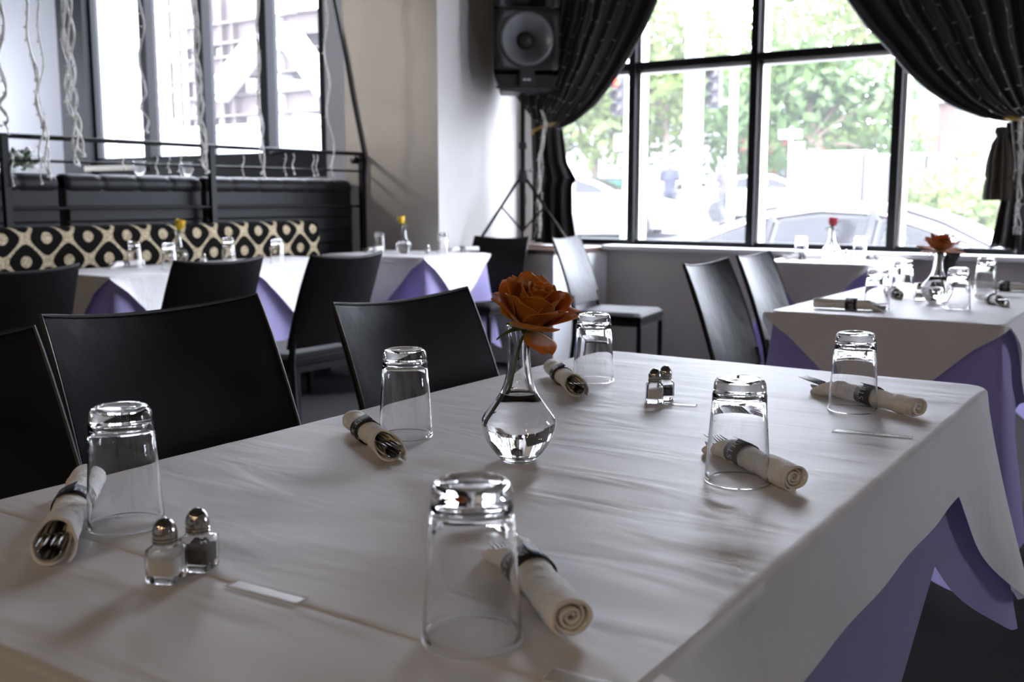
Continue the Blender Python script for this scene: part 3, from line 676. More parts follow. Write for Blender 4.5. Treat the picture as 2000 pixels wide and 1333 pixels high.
def napkin(seed, end, fork, label, **k):
    """end, fork: the two ends of the roll on the table"""
    e, f_ = Vector(end), Vector(fork); d = e-f_
    t = make_napkin(seed, L=d.length, **k); t.location = (f_.x, f_.y, TZ+.0015); t.rotation_euler.z = math.atan2(d.y, d.x); t['label'] = label; return t
n1 = napkin(1, (-.385, .652), (-.545, .785), 'napkin roll with dark band lying behind the biggest glass', fork_out=.006, turn=.4)
napkin(2, (-.376, 1.143), (-.530, 1.263), 'napkin roll with dark band behind the glass right of the vase', fork_out=.004, turn=1.2, band_x=.075)
napkin(3, (-.352, 1.652), (-.552, 1.768), 'napkin roll at the far right corner with fork tines sticking out', fork_out=.030, turn=2.2, band_x=.125)
napkin(4, (-1.026, 1.092), (-.853, .982), 'napkin roll left of the middle glass, fork towards us', fork_out=.002, turn=.2, band_x=.125)
napkin(5, (-1.038, 1.664), (-.878, 1.497), 'napkin roll beside the far left glass, fork towards us', fork_out=.002, turn=.2, band_x=.135)
napkin(6, (-1.066, .684), (-.868, .515), 'napkin roll at the left edge of the foreground table, fork towards us', fork_out=.004, turn=.1, band_x=.15)
for x, y, deg, l in ((-.80, 3.185, 186, 'napkin roll along the near edge of the right table'), (-.862, 3.60, 110, 'napkin roll behind the nearest glass on the right table'), (-.52, 3.53, 120, 'napkin roll right of the wide orange rose vase, slanting'),
                     (-.52, 4.17, 185, 'napkin roll at the far right end of the right table'), (-1.96, 5.60, 30, 'napkin roll left on the red rose table'), (-1.50, 5.80, 130, 'napkin roll at the right end of the red rose table'),
                     (-4.46, 3.05, 95, 'napkin roll on the nearer banquette table, spoon end towards us'), (-4.02, 5.2, 60, 'napkin roll at the right end of the column table'), (-4.42, 4.85, 100, 'napkin roll left on the column table')):
    dup(n1, (x, y, TZ+.0015), math.radians(deg), l)

# clear sticky tape holding the paper
def paper_z(x, y):
    cx, cy = (MX0+MX1)/2, (SEAM+MY1+.003)/2; px, py = x-cx, y-cy; q = Vector((px*2.4+py*.9+3, py*8-px*2.4, 3))
    return .0022*(noise.noise(q)+.5*noise.noise(q*2.3+Vector((4, 1, 0))))
tape = mat('clear_tape', (.78, .77, .77), .25, spec=.5); tape.node_tree.nodes['Principled BSDF'].inputs['Alpha'].default_value = .4
for (x, y), (lx, ly), a, l in (((-.655, .585), (.085, .020), .05, 'strip of clear tape across the seam behind the salt shaker'), ((-.71, 1.54), (.06, .018), .25, 'strip of clear tape right of the far salt and pepper'),
                               ((-.385, 1.50), (.11, .020), .15, 'strip of clear tape at the right edge before the far right glass'), ((-.335, .595), (.07, .02), .1, 'strip of clear tape on the seam at the near right edge')):
    c = math.cos(a); o = MB().grid(lambda u, v: Vector(((u-.5)*lx, (v-.5)*ly, max(-.0008, paper_z(x+(u-.5)*lx*c, y+(u-.5)*lx*math.sin(a)+(v-.5)*ly))*(1 if y > .62 else .4))), 24, 4).build('clear_tape', tape, loc=(x, y, TZ+.0011), rz=a, solid=.0002)
    tag(o, l, 'tape')

# ------------------------------------------------------------------ speaker on its tripod
SX, SY, LZ = -3.955, 5.96, .766
st = thing('speaker_stand', 'black tripod speaker stand on the corner ledge by the curtain', 'stand', (SX, SY, LZ))
MB().tube([(0, 0, .10), (0, 0, .50)], .0205, 14).build('lower_tube', M['steel_black'], st)
MB().tube([(0, 0, .48), (0, 0, 1.10)], .0165, 14).build('pole', M['steel_black'], st)
MB().lathe([(.026, .66), (.028, .665), (.028, .70), (.026, .705)], 16).build('collar', M['spk'], st)
hub = MB().lathe([(.03, .43), (.034, .44), (.034, .485), (.026, .50), (.026, .52)], 16).build('hub', M['spk'], st)
MB().tube([(.03, 0, .51), (.065, 0, .515)], .006, 8).sphere((.07, 0, .515), .013, 10).build('knob', M['chrome'], hub)
MB().tube([(.03, -.01, .36), (.034, -.012, .28)], .005, 8).build('pin', M['chrome'], st)
for a, r in ((4, .37), (244, .36), (124, .22)):
    c, s_ = math.cos(math.radians(a)), math.sin(math.radians(a))
    lgm = MB().tube([(c*.03, s_*.03, .455), (c*r, s_*r, .012)], .0105, 10).build('leg', M['steel_black'], st)
    MB().sphere((c*r, s_*r, .012), .0125, 10).build('rubber_foot', M['spk'], lgm)
    MB().tube([(c*.02, s_*.02, .12), (c*(.03+(r-.03)*.42), s_*(.03+(r-.03)*.42), .455-.443*.42)], .007, 8).build('brace', M['steel_black'], st)
sp = thing('loudspeaker', 'black loudspeaker with a large round cone on the tripod stand', 'speaker', (SX, SY, 1.80), math.radians(-48))
hw, hd, hh = .215, .19, .72
cab = MB(); ft = [(-.19, -.13), (.13, -hw), (.165, -hw), (.165, hw), (.13, hw), (-.19, .13)]
def ring(pts, z, k=1): return [(x*k, y*k, z) for x, y in pts]
low = [(x, max(-.17, min(.17, y))) for x, y in ft]
vs = ring(low, .0)+ring(ft, .10)+ring(ft, hh-.03)+ring(ft, hh, .93); n = 6
cab.add(vs, [(i*n+k, i*n+(k+1) % n, (i+1)*n+(k+1) % n, (i+1)*n+k) for i in range(3) for k in range(n) if not (k == 2 and i == 1)]+[tuple(range(n-1, -1, -1)), tuple(range(18, 24))])
cab.build('cabinet', M['spk'], sp, bevel=.008)
CZ, CR = .335, .176
def plate(mb, y0, y1, z0, z1, cy, cz, shape, x):
    """front panel with an opening: shape(angle) gives the opening's edge"""
    N = 64; vs = []
    for k in range(N):
        a = 2*PI*k/N; c, s_ = math.cos(a), math.sin(a); e = shape(c, s_); vs.append((x, cy+e*c, cz+e*s_))
        t = min((y1-cy)/c if c > 1e-6 else 1e9, (y0-cy)/c if c < -1e-6 else 1e9, (z1-cz)/s_ if s_ > 1e-6 else 1e9, (z0-cz)/s_ if s_ < -1e-6 else 1e9)
        vs.append((x, cy+t*c, cz+t*s_))
    mb.add(vs, [(2*k, 2*k+1, 2*((k+1) % N)+1, 2*((k+1) % N)) for k in range(N)])
bf = MB(); plate(bf, -hw, hw, .135, .525, 0, CZ, lambda c, s_: CR, .185)
sqr = lambda a, b: (lambda c, s_: min(a/abs(c) if abs(c) > 1e-6 else 9, b/abs(s_) if abs(s_) > 1e-6 else 9))
plate(bf, -hw, hw, .53, hh-.03, 0, .605, sqr(.15, .065), .185)
bf.build('baffle', M['spk'], sp, solid=.02)
yax = Matrix.Translation((.185, 0, CZ)) @ Matrix.Rotation(PI/2, 4, 'Y')
MB().lathe([(CR-.004, .004), (CR, .012), (CR+.012, .012), (CR+.014, .008)], 56, yax, caps=False).build('surround', M['spk'], sp)
cn = MB().lathe([(CR, .006), (CR-.006, .010), (CR-.016, .010), (CR-.022, .0), (.06, -.075), (.058, -.08)], 56, yax, caps=False)
cn.build('cone', M['cone'], sp)
MB().lathe([(.06, -.078), (.05, -.062), (.03, -.052), (.0001, -.048)], 40, yax, caps=False).build('dust_cap', M['spk'], sp)
hn = MB(); A_ = [(.19, -.15, .54), (.19, .15, .54), (.19, .15, .67), (.19, -.15, .67)]; B_ = [(.06, -.04, .585), (.06, .04, .585), (.06, .04, .625), (.06, -.04, .625)]
hn.add(A_+B_, [(k, (k+1) % 4, 4+(k+1) % 4, 4+k) for k in range(4)]+[(4, 5, 6, 7)]).build('horn', M['spk'], sp, smooth=False)
for sg in (-1, 1):
    vt = MB(); P = [(sg*.205, .125), (sg*.065, .085), (sg*.045, .035), (sg*.165, .025)]
    vt.add([(.168, y, z) for y, z in P]+[(.120, y*.95, z) for y, z in P], [(k, (k+1) % 4, 4+(k+1) % 4, 4+k) for k in range(4)]+[(4, 5, 6, 7)])
    vo = vt.build('port', M['black_frame'], sp, smooth=False)
    for j in range(4): MB().span((.16, min(sg*.06, sg*.19), .040+.02*j), (.172, max(sg*.06, sg*.19), .044+.02*j)).build('port_slat', M['spk'], vo, smooth=False)
MB().span((.160, -hw+.01, .012), (.187, hw-.01, .03)).span((.160, -.05, .03), (.187, .05, .14)).build('lower_bar', M['spk'], sp, smooth=False, bevel=.004)
bd = MB()
for k, wd in enumerate((.012, .006, .010, .012)): bd.span((.187, -.022+.0125*k-.002, .066), (.189, -.022+.0125*k-.002+wd*.8, .078))
bd.build('badge', M['badge'], sp, smooth=False)

# ------------------------------------------------------------------ curtains
YC = 6.12
def curtain(name, label, outer, inner, tie, tail_l, tail_r, n_pleat, side):
    """outer, inner: polylines top->tie of the two edges; tail_*: polylines tie->hem"""
    def pl(P, t):
        P = [Vector(p) for p in P]; d = [0]
        for a, b in zip(P, P[1:]): d.append(d[-1]+(b-a).length)
        x = t*d[-1]
        for i in range(len(P)-1):
            if x <= d[i+1]+1e-9: return P[i].lerp(P[i+1], (x-d[i])/(d[i+1]-d[i]+1e-9))
        return P[-1]
    def fn(u, v):
        p = pl(outer, v).lerp(pl(inner, v), u); amp = .045*(1-v)+.012
        return Vector((p.x+.004*math.sin(u*70), YC+amp*math.sin(2*PI*n_pleat*u+.6*math.sin(4*u))-.05*v*math.sin(PI*u)-.03*math.exp(-((u-1)/.07)**2), p.y))
    def ft(u, v):
        p = pl(tail_l, v).lerp(pl(tail_r, v), u)
        return Vector((p.x, YC-.01+(.012+.03*v)*math.sin(2*PI*4.5*u+v)+.02*math.sin(PI*u)*(-1), p.y+.02*math.sin(9*u)*v))
    o = thing(name, label, 'curtain', (0, 0, 0))
    MB().grid(fn, 150, 46).build('upper_drape', M['curtain'], o, solid=.004)
    MB().grid(ft, 60, 30).build('lower_drape', M['curtain'], o, solid=.004)
    return o, fn, ft
xz = lambda px, py: (lambda p: (p.x, p.z))(at_y(px, py, YC))
T1 = xz(1072, 245)
inn = [xz(*p) for p in ((1292, 0), (1268, 55), (1240, 105), (1205, 160), (1170, 205), (1130, 238), (1100, 252))]
d0 = (inn[0][0]+.16, 4.02)
cl, f1, t1 = curtain('curtain', 'black gathered curtain tied back beside the loudspeaker', [(-4.19, 4.02), (-4.19, 2.4), (-4.12, 1.8), (T1[0]-.14, T1[1]+.06)], [d0]+inn, T1,
                     [(T1[0]-.14, T1[1]+.06), xz(1040, 330), xz(1036, 476)], [xz(1100, 252), xz(1110, 320), xz(1128, 352), xz(1120, 365), xz(1122, 420), xz(1131, 470)], 11, 1)
inn2 = [xz(*p) for p in ((1655, 0), (1692, 52), (1735, 97), (1772, 142), (1812, 177), (1860, 209), (1920, 231), (1968, 238))]
d2 = (inn2[0][0]-.16, 4.02); T2 = xz(1988, 238)
cr, f2, t2 = curtain('curtain', 'black gathered curtain with a bronze tassel at the right edge', [(-.25, 4.02), (-.35, 2.4), (-.55, 1.75), (T2[0]+.16, T2[1]+.05)], [d2]+inn2, T2,
                     [(T2[0]+.16, T2[1]+.05), (T2[0]+.22, 1.1), (T2[0]+.25, .80)], [xz(1966, 240), xz(1972, 330), xz(1955, 400), xz(1936, 488)], 12, -1)
def rope_ring(par, c, rx, ry, r=.010, sag=.02, turns=22):
    mb = MB()
    for ph in (0, PI):
        pts = []
        for k in range(97):
            a = 2*PI*k/96; q = turns*a+ph
            pts.append((c[0]+(rx+r*.6*math.cos(q))*math.cos(a), c[1]+(ry+r*.6*math.cos(q))*math.sin(a), c[2]+sag*math.cos(a)+r*.6*math.sin(q)))
        mb.tube(pts, r*.62, 6)
    return mb.build('tieback_rope', M['gold_rope'], par)
rope_ring(cl, (T1[0]-.02, YC-.01, T1[1]-.02), .10, .075, .011, .03)
rope_ring(cr, (T2[0]+.06, YC-.01, T2[1]+.0), .12, .08, .011, -.02)
tp = xz(1962, 250); tb = xz(1962, 362)
tsl = MB().lathe([(.0001, 0), (.028, -.004), (.034, -.03), (.024, -.05), (.045, -.09), (.062, -.17), (.068, -.25), (.060, -.27), (.066, -.28), (.072, -.36), (.070, -.385), (.0001, -.38)], 40)
tsl.v = [(x*(1+.07*math.sin(13*math.atan2(y, x))), y*(1+.07*math.sin(13*math.atan2(y, x))), z) for x, y, z in tsl.v]
tsl.build('tassel', M['tassel'], cr, loc=(tp[0]+.01, YC-.14, tp[1]+.0))

# light strands hanging over the curtains, and their gathered tails
_bl = {}
def bulb_mesh(bl):
    if bl not in _bl:
        o = MB().tube([(0, 0, 0), (0, 0, .7), (0, 0, 1.4)], [bl*.35, bl*.6, bl*.2], 6).build('bulb', M['bulb']); _bl[bl] = o.data; bpy.data.objects.remove(o)
    return _bl[bl]
def strand(par, m, pts, r, step, rnd, bl=.006, side=.012):
    """one light strand: a wire part with its bulbs as sub-parts"""
    w_ = MB().tube(pts, r, 5, cap=False).build('light_strand', m, par); acc = 0
    for a, b in zip(pts, pts[1:]):
        a, b = Vector(a), Vector(b); acc += (b-a).length
        if acc > step:
            acc = 0; d = Vector((rnd.uniform(-1, 1), rnd.uniform(-1, .1), rnd.uniform(-.6, .6))).normalized()
            o = bpy.data.objects.new('bulb', bulb_mesh(bl)); C.objects.link(o); o.parent = w_; o.location = b; o.rotation_euler = d.to_track_quat('Z', 'Y').to_euler(); o.scale = (1, 1, side)
def curtain_lights(label, fn, us, name='string_lights'):
    rnd = random.Random(len(label)); o = thing(name, label, 'string lights')
    for u in us:
        pts = []
        for k in range(45):
            p = fn(min(.995, max(.005, u+.004*math.sin(k*1.3))), k/44*.985); pts.append(p+Vector((0, -.028, .0)))
        strand(o, M['wire_dark'], pts, .0019, .085, rnd, .0045, .02)
    return o
curtain_lights('thin wired light strands over the curtain beside the loudspeaker', f1, (.12, .25, .36, .46, .55, .63, .70, .77, .84))
curtain_lights('thin wired light strands over the curtain at the right edge', f2, (.10, .2, .3, .39, .47, .55, .62, .69, .76, .83))
def tail_bundle(label, pts, m, seed, nn=7, spread=.018):
    rnd = random.Random(seed); o = thing('string_lights', label, 'string lights')
    for k in range(nn):
        ph = rnd.uniform(0, 6); P = []
        for i in range(len(pts)-1):
            for j in range(6):
                q = Vector(pts[i]).lerp(Vector(pts[i+1]), j/6); s_ = spread*(.5+i*.2); P.append(q+Vector((s_*math.sin(ph+i+j*.5)+rnd.uniform(-.003, .003), s_*.6*math.cos(ph*2+i+j*.4), 0)))
        strand(o, m, P, .0024, .05, rnd, .006, .014)
tail_bundle('gathered tail of a light strand hanging from the tied curtain by the tripod', [at_y(1058, 215, 6.0), at_y(1066, 240, 5.99), at_y(1056, 300, 6.0), at_y(1052, 380, 6.0), at_y(1052, 430, 6.0), at_y(1050, 472, 6.0)], M['wire'], 3)
tail_bundle('gathered tail of a light strand hanging at the right photo edge by the tassel', [at_y(1992, 232, 5.97), at_y(1994, 300, 5.97), at_y(1990, 400, 5.97), at_y(1986, 470, 5.97)], M['wire'], 4)

# ------------------------------------------------------------------ booth: backrests, rail, cushion, bench
XR = -4.86
def booth_back(y0, y1, label):
    t = thing('booth_partition', label, 'booth', (-5.0, (y0+y1)/2, 0)); h = (y1-y0)/2
    MB().span((-.06, -h, .40), (.05, h, 1.15)).build('panel', M['booth'], t, smooth=False, bevel=.012)
    n = max(3, int((y1-y0)/.2)); d = 2*h/n
    for k in range(7):
        MB().span((.046, -h+.008, .44+.088*k), (.066, h-.008, .525+.088*k)).build('channel', M['booth'], t, smooth=False, bevel=.012)
    mb = MB()
    def roll(u, v):
        y = -h+2*h*u; ph = (u*n) % 1; pin = 1-.10*math.exp(-((min(ph, 1-ph))/.06)**2); e = min(1, min(u, 1-u)*2*h/.03); e = math.sqrt(max(0, 1-(1-e)**2))*.15+.85
        a = 2*PI*v; return Vector((-.005+.075*pin*e*math.cos(a), y, 1.165+.055*pin*e*math.sin(a)))
    mb.grid(roll, n*14, 20).build('top_roll', M['booth'], t, weld=.0005)
booth_back(1.6, 3.115, 'black vinyl booth back at the left photo edge, below the flowers')
booth_back(3.15, 4.03, 'black vinyl booth back between the two rail posts')
booth_back(4.06, 5.31, 'black vinyl booth back next to the wall column')
rl = thing('guard_rail', 'thin black metal guard rail in front of the booth', 'rail', (XR, 4.0, 0))
MB().tube([(0, -2.6, 1.392), (0, 1.335, 1.392)], .0125, 8).build('top_rail', M['steel_black'], rl)
for z in (1.276, 1.04): MB().tube([(0, -2.6, z), (0, 1.335, z)], .0075, 8).build('lower_rail', M['steel_black'], rl)
for y in (-1.215, .035, 1.325): MB().span((-.017, y-.017, .0), (.017, y+.017, 1.39)).build('post', M['steel_black'], rl, smooth=False)
MB().tube([(-.06, 1.352, 1.35), (-.06, 1.30, 1.35)], .024, 12).tube([(-.06, 1.30, 1.35), (0, 1.27, 1.37)], .01, 8).build('wall_mount', M['steel_black'], rl)
bq = thing('banquette', 'banquette with black and tan diamond cushion in front of the rail', 'bench', (-4.55, 3.1, 0))
MB().span((-.265, -1.6, .44), (-.14, 1.66, .952)).build('back_cushion', M['pattern'], bq, bevel=.05)
MB().span((-.265, -1.6, .34), (-.03, 1.66, .44)).build('seat_cushion', M['booth'], bq, bevel=.03)
MB().span((-.26, -1.58, 0), (-.06, 1.62, .34)).build('base', M['steel_black'], bq, smooth=False)
bt = thing('booth_table', 'white topped table on the booth platform behind the rail', 'table', (-5.75, 3.6, .40))
MB().span((-.3, -1.1, .71), (.3, 1.1, .745)).build('table_top', M['white'], bt, smooth=False, bevel=.004)
for y in (-.8, .8): MB().lathe([(.22, 0), (.22, .02), (.04, .04), (.035, .71)], 20, Matrix.Translation((0, y, 0))).build('pedestal', M['steel_black'], bt)
# flowers and glasses on it
p0 = at_y(58, 300, 3.36); fl = thing('flower_arrangement', 'white flowers with green leaves in a white bowl behind the rail', 'flowers', (-5.62, 3.30, 1.146))
MB().lathe([(.04, 0), (.05, .004), (.085, .05), (.095, .085), (.09, .088), (.0001, .07)], 24).build('bowl', M['white'], fl)
rnd = random.Random(4); lf = MB()
for k in range(90):
    a = rnd.uniform(0, 2*PI); e = rnd.uniform(-.2, 1.2); r = rnd.uniform(.05, .14); d = Vector((math.cos(a)*math.cos(e), math.sin(a)*math.cos(e), math.sin(e)*.8)); q = Vector((0, 0, .09))+d*r; s_ = d.cross(Vector((0, 0, 1))).normalized()*.018
    lf.add([q, q+d*.03+s_, q+d*.07, q+d*.03-s_], [(0, 1, 2, 3)])
lf.build('leaves', M['leaf'], fl, smooth=False, solid=.001)
for k in range(9):
    a = k*2.4; e = .25+.1*k; d = Vector((math.cos(a)*math.cos(e), math.sin(a)*math.cos(e), math.sin(e))); fm = MB(); c = Vector((0, 0, .09))+d*.135
    for j in range(7):
        b_ = 2*PI*j/7; fm.sphere(c+Vector((math.cos(b_)*.018, math.sin(b_)*.018, 0)), .017, 8, (1, 1, .6))
    fm.sphere(c+Vector((0, 0, .01)), .018, 8); fm.build('blossom', M['white'], fl)
for (px, l) in ((258, 'stemmed glass behind the rail, left of two before the bright pane'), (322, 'stemmed glass behind the rail, right of two before the bright pane')):
    q = at_y(px, 320, 4.2 if px < 300 else 4.45)
    o = MB().lathe([(.0001, 0), (.034, .001), (.034, .003), (.006, .008), (.004, .05), (.005, .075), (.022, .09), (.038, .125), (.036, .175), (.034, .18), (.0345, .174), (.036, .125), (.02, .094), (.0001, .085)], 28, closed=True).build('wine_glass', M['glass'], loc=(-5.62 if px < 300 else -5.56, 4.1 if px < 300 else 4.42, 1.146))
    tag(o, l, 'glass')
# icicle lights hanging over the rail
def hang(label, px_top, px_bot, y_bot, px_mid=None, X=-4.80, y_mid=180, n=2, seed=0, top=CEIL-.01):
    rnd = random.Random(seed+7); o = thing('icicle_light', label, 'string lights')
    def at_x(px, py): d = ray(px, py); t = X/d.x; return Vector((X, t*d.y, CAM_H+t*d.z))
    lo, mi, hi = at_x(px_bot, y_bot), at_x(px_mid or (px_top+px_bot)/2, y_mid), at_x(px_top, 0); up = hi+(hi-mi)*((top-hi.z)/(hi.z-mi.z)) if top else None
    path = ([up, hi] if up else [hi])+[mi, lo]
    for k in range(n):
        P = []; ph = rnd.uniform(0, 6)
        for i in range(len(path)-1):
            for j in range(14):
                q = path[i].lerp(path[i+1], j/14); P.append(q+Vector((.010*math.sin(ph+i*3+j*.7), .014*math.cos(ph*1.7+i*2+j*.55), 0)))
        P.append(lo+Vector((0, rnd.uniform(-.02, .02), rnd.uniform(-.03, .02))))
        strand(o, M['wire'], P, .0052, .045, rnd, .008, .014); MB().sphere(P[-1], .008, 8).build('end_drop', M['bulb'], o)
    return o
hang('clear icicle light strand left of the flowers at the photo edge', 0, 10, 250, seed=1)
hang('clear icicle light strand over the flowers, left one of a crossing pair', 48, 98, 335, 72, seed=2)
hang('clear icicle light strand over the flowers, right one of a crossing pair', 76, 84, 330, 80, seed=3, n=1)
hang('clear icicle light strand left of the black window jamb, slanting', 122, 154, 330, 134, seed=4)
hang('clear icicle light strand before the black window jamb', 136, 160, 300, 142, seed=5)
hang('clear icicle light strand before the first window mullion', 274, 286, 260, 279, seed=6, n=1)
hang('thick clear icicle light strand before the second window mullion', 380, 402, 335, 389, seed=7, n=3)
hang('clear icicle light strand before the third window mullion', 502, 516, 342, 505, seed=8)
hang('clear icicle light strand at the right edge of the booth window', 636, 652, 345, 640, seed=9, n=1)
def short(px, y0, y1, label, s):
    rnd = random.Random(s); X = -4.835; o = thing('icicle_light', label, 'string lights')
    def at_x(px, py): d = ray(px, py); t = X/d.x; return Vector((X, t*d.y, CAM_H+t*d.z))
    P = [at_x(px+2*math.sin(k), y0+(y1-y0)*k/8) for k in range(9)]; strand(o, M['wire'], P, .003, .03, rnd, .006, .013); MB().sphere(P[-1], .008, 8).build('end_drop', M['bulb'], o)
for px, y0, y1, l in ((24, 300, 362, 'short icicle light end hanging near the left rail post'), (80, 318, 358, 'short icicle light end hanging below the flowers'), (242, 300, 330, 'short icicle light end below the first bright pane'), (306, 305, 338, 'short icicle light end left of the right stemmed glass'), (330, 305, 336, 'short icicle light end right of the right stemmed glass'),
                      (352, 300, 345, 'short icicle light end before the second pane sill'), (475, 303, 348, 'short icicle light end right of the middle rail post'), (557, 300, 343, 'short icicle light end, left of a pair under the fourth pane'), (573, 300, 340, 'short icicle light end, right of a pair under the fourth pane'),
                      (612, 302, 344, 'short icicle light end, left of a pair by the window edge'), (619, 302, 342, 'short icicle light end, right of a pair by the window edge')):
    short(px, y0, y1, l, px)
# cable from the ceiling to the rail end
P = [Vector((-5.46, 5.338, CEIL-.01))]+[at_y(px, py, 5.338) for px, py in ((652, 0), (664, 60), (676, 120), (688, 190), (700, 250), (709, 295), (713, 315), (711, 345))]
tag(MB().tube(P, .011, 8).build('cable', M['steel_black']), 'thick black cable hanging from the ceiling to the rail end', 'cable')

# pendant lamps over the room behind the camera, seen as gold sparks in the glasses
bulbm = glow('warm_bulb', (1, .72, .42), 170)
for i, (x, y) in enumerate(((-2.3, -1.9), (-1.1, -2.1), (.2, -1.9), (1.3, -1.5), (-.6, -3.6), (.9, -3.6))):
    t = thing('pendant_lamp', 'warm bulb pendant lamp hanging over the room behind the camera', 'lamp', (x, y, 2.45), 0, 'pendant lamps over the room')
    MB().tube([(0, 0, .07), (0, 0, CEIL-2.45)], .004, 6).build('cord', M['steel_black'], t)
    MB().lathe([(.02, .03), (.022, .08), (.012, .09)], 14).build('socket', M['steel_black'], t)
    MB().sphere((0, 0, 0), .04, 14).build('bulb', bulbm, t)

# ceiling spot over the booth aimed at the wall column
tk = thing('ceiling_spot', 'black ceiling spotlight over the booth, aimed at the wall column', 'lamp', (-7.6, 1.6, 3.3))
MB().tube([(0, 0, CEIL-3.3), (0, 0, 0)], .01, 8).build('stem', M['steel_black'], tk)
aim = (Vector((-4.95, 5.36, 2.0))-Vector((-7.6, 1.6, 3.3))).normalized(); mt = aim.to_track_quat('Z', 'Y').to_matrix().to_4x4()
MB().lathe([(.03, -.09), (.05, -.08), (.055, .06), (.05, .06), (.045, -.06), (.03, -.07)], 20, mt, closed=True).build('shade', M['steel_black'], tk)
l = bpy.data.lights.new('spot', 'SPOT'); l.energy = 490; l.color = (1, .91, .80); l.spot_size = math.radians(21); l.spot_blend = .6; l.shadow_soft_size = .3
o = bpy.data.objects.new('spot', l); C.objects.link(o); o.parent = tk; o.location = aim*.07; o.rotation_euler = aim.to_track_quat('-Z', 'Y').to_euler()

# ------------------------------------------------------------------ street outside
def gz(y): return -.38 if y < 12 else (-.38+.71*(y-12)/11 if y < 23 else .33+.25*(y-23)/40)
M['asphalt'] = mat('asphalt', (.13, .13, .135), .9, noise_s=4, noise_a=.1)
M['concrete'] = mat('concrete', (.22, .215, .21), .9, noise_s=3, noise_a=.08)
rows = [6.5, 9, 12, 15, 19, 23, 40, 90]; gm = MB(); vs = []
for y in rows: vs += [(-110, y, gz(y)), (70, y, gz(y))]
gm.add(vs, [(2*i, 2*i+1, 2*i+3, 2*i+2) for i in range(len(rows)-1)]); struct(gm.build('ground', M['asphalt'], smooth=False), 'pale street surface outside the windows')
struct(MB().span((-40, 6.5, -.6), (30, 8.3, -.3)).build('sidewalk', M['concrete'], smooth=False), 'concrete sidewalk outside the street window')
# dark parked car
M['carpaint'] = mat('grey_car_paint', (.012, .012, .014), .4, .0, spec=.2)
M['carglass'] = mat('car_glass', (.006, .006, .007), .08, spec=.22)
M['tyre'] = mat('tyre', (.02, .02, .02), .8)
M['whitecar'] = mat('white_car_paint', (.22, .22, .23), .25, coat=.6)
def make_car(paint):
    t = thing('car', 'x', 'car')
    def top(x):
        P = [(-2.3, .86), (-2.15, 1.0), (-1.9, 1.07), (-1.55, 1.20), (-1.1, 1.37), (-.55, 1.45), (0, 1.425), (.5, 1.27), (.95, 1.05), (1.25, .97), (1.9, .88), (2.25, .74), (2.35, .6)]
        for (a, b), (c, d) in zip(P, P[1:]):
            if a <= x <= c:
                k = (x-a)/(c-a); return b+(d-b)*k
        return .6
    belt = lambda x: min(.95+.0*x, top(x)-.02)
    def hwid(x): return .90*(1-.10*abs(x/2.35)**4)
    def sec(x):
        w_, b, h = hwid(x), belt(x), top(x); r = max(0, min(1, (h-b)/.5)); wr = w_-.05-.26*r
        half = [(w_*.92, .22), (w_, .40), (w_*1.0, .62), (w_-.015, b), (wr+.02, b+(h-b)*.8), (wr-.08, b+(h-b)*.97), (0, h)]
        return half
    N = 46; mb = MB(); vs = []
    for i in range(N+1):
        x = -2.3+4.65*i/N; hs = sec(x); vs += [(x, -y, z) for y, z in hs]+[(x, y, z) for y, z in reversed(hs[:-1])]
    m = 13
    mb.add(vs, [(i*m+k, i*m+(k+1) % m, (i+1)*m+(k+1) % m, (i+1)*m+k) for i in range(N) for k in range(m)]+[tuple(range(m-1, -1, -1)), tuple(range(N*m, N*m+m))])
    mb.build('body', paint, t)
    def surf(x, z, sg, off=.008):
        w_, b, h = hwid(x), belt(x), top(x); r = max(0, min(1, (h-b)/.5)); wr = w_-.05-.26*r; k = max(0, min(1, (z-b)/max(.01, (h-b)*.8)))
        return (x, sg*(w_-.015+(wr+.02-w_+.015)*k+off), z)
    for sg in (-1, 1):
        for a, b_ in ((-1.72, -1.02), (-.96, -.10), (-.03, .86)):
            def wn(u, v):
                x = a+(b_-a)*u; z0 = .985; z1 = max(z0+.005, top(x)-.085); return Vector(surf(x, z0+(z1-z0)*v, sg))
            wo = MB().grid(wn, 10, 5).build('side_window', M['carglass'], t, solid=.006)
            ed = [wn(i/10, 1)+Vector((0, sg*.004, 0)) for i in range(11)]
            MB().tube(ed, .012, 6).tube([wn(i/10, 0)+Vector((0, sg*.004, 0)) for i in range(11)], .012, 6).build('window_trim', M['alu'], wo)
        for x in (-1.42, 1.45):
            q = Matrix.Translation((x, sg*.80, .33)) @ Matrix.Rotation(PI/2, 4, 'X')
            wl_ = MB().lathe([(.22, -.1), (.32, -.1), (.335, -.07), (.335, .07), (.32, .1), (.22, .1)], 32, q).build('wheel', M['tyre'], t)
            MB().lathe([(.21, -.09), (.21, .09)], 24, q).build('rim', M['alu'], wl_)
    def ws(u, v, x0, x1): x = x0+(x1-x0)*v; y = (u-.5)*2*(hwid(x)-.05-.26*max(0, min(1, (top(x)-belt(x))/.5))-.10); return Vector((x, y, top(x)+.006))
    MB().grid(lambda u, v: ws(u, v, .12, .93), 10, 8).build('windscreen', M['carglass'], t, solid=.006)
    MB().grid(lambda u, v: ws(u, v, -1.85, -1.0), 10, 8).build('rear_window', M['carglass'], t, solid=.006)
    for sg in (-1, 1):
        MB().span((2.18, sg*.62-.14, .62), (2.34, sg*.62+.14, .74)).build('headlight', M['alu'], t, bevel=.03)
        MB().sphere((.80, sg*.98, 1.0), .10, 10, (.7, 1, .7)).build('mirror', paint, t)
    return t
car = make_car(M['carpaint']); car.location = (-2.42, 10.0, -.38); car['label'] = 'dark grey sedan parked right outside the street window'
wc = make_car(M['whitecar'])
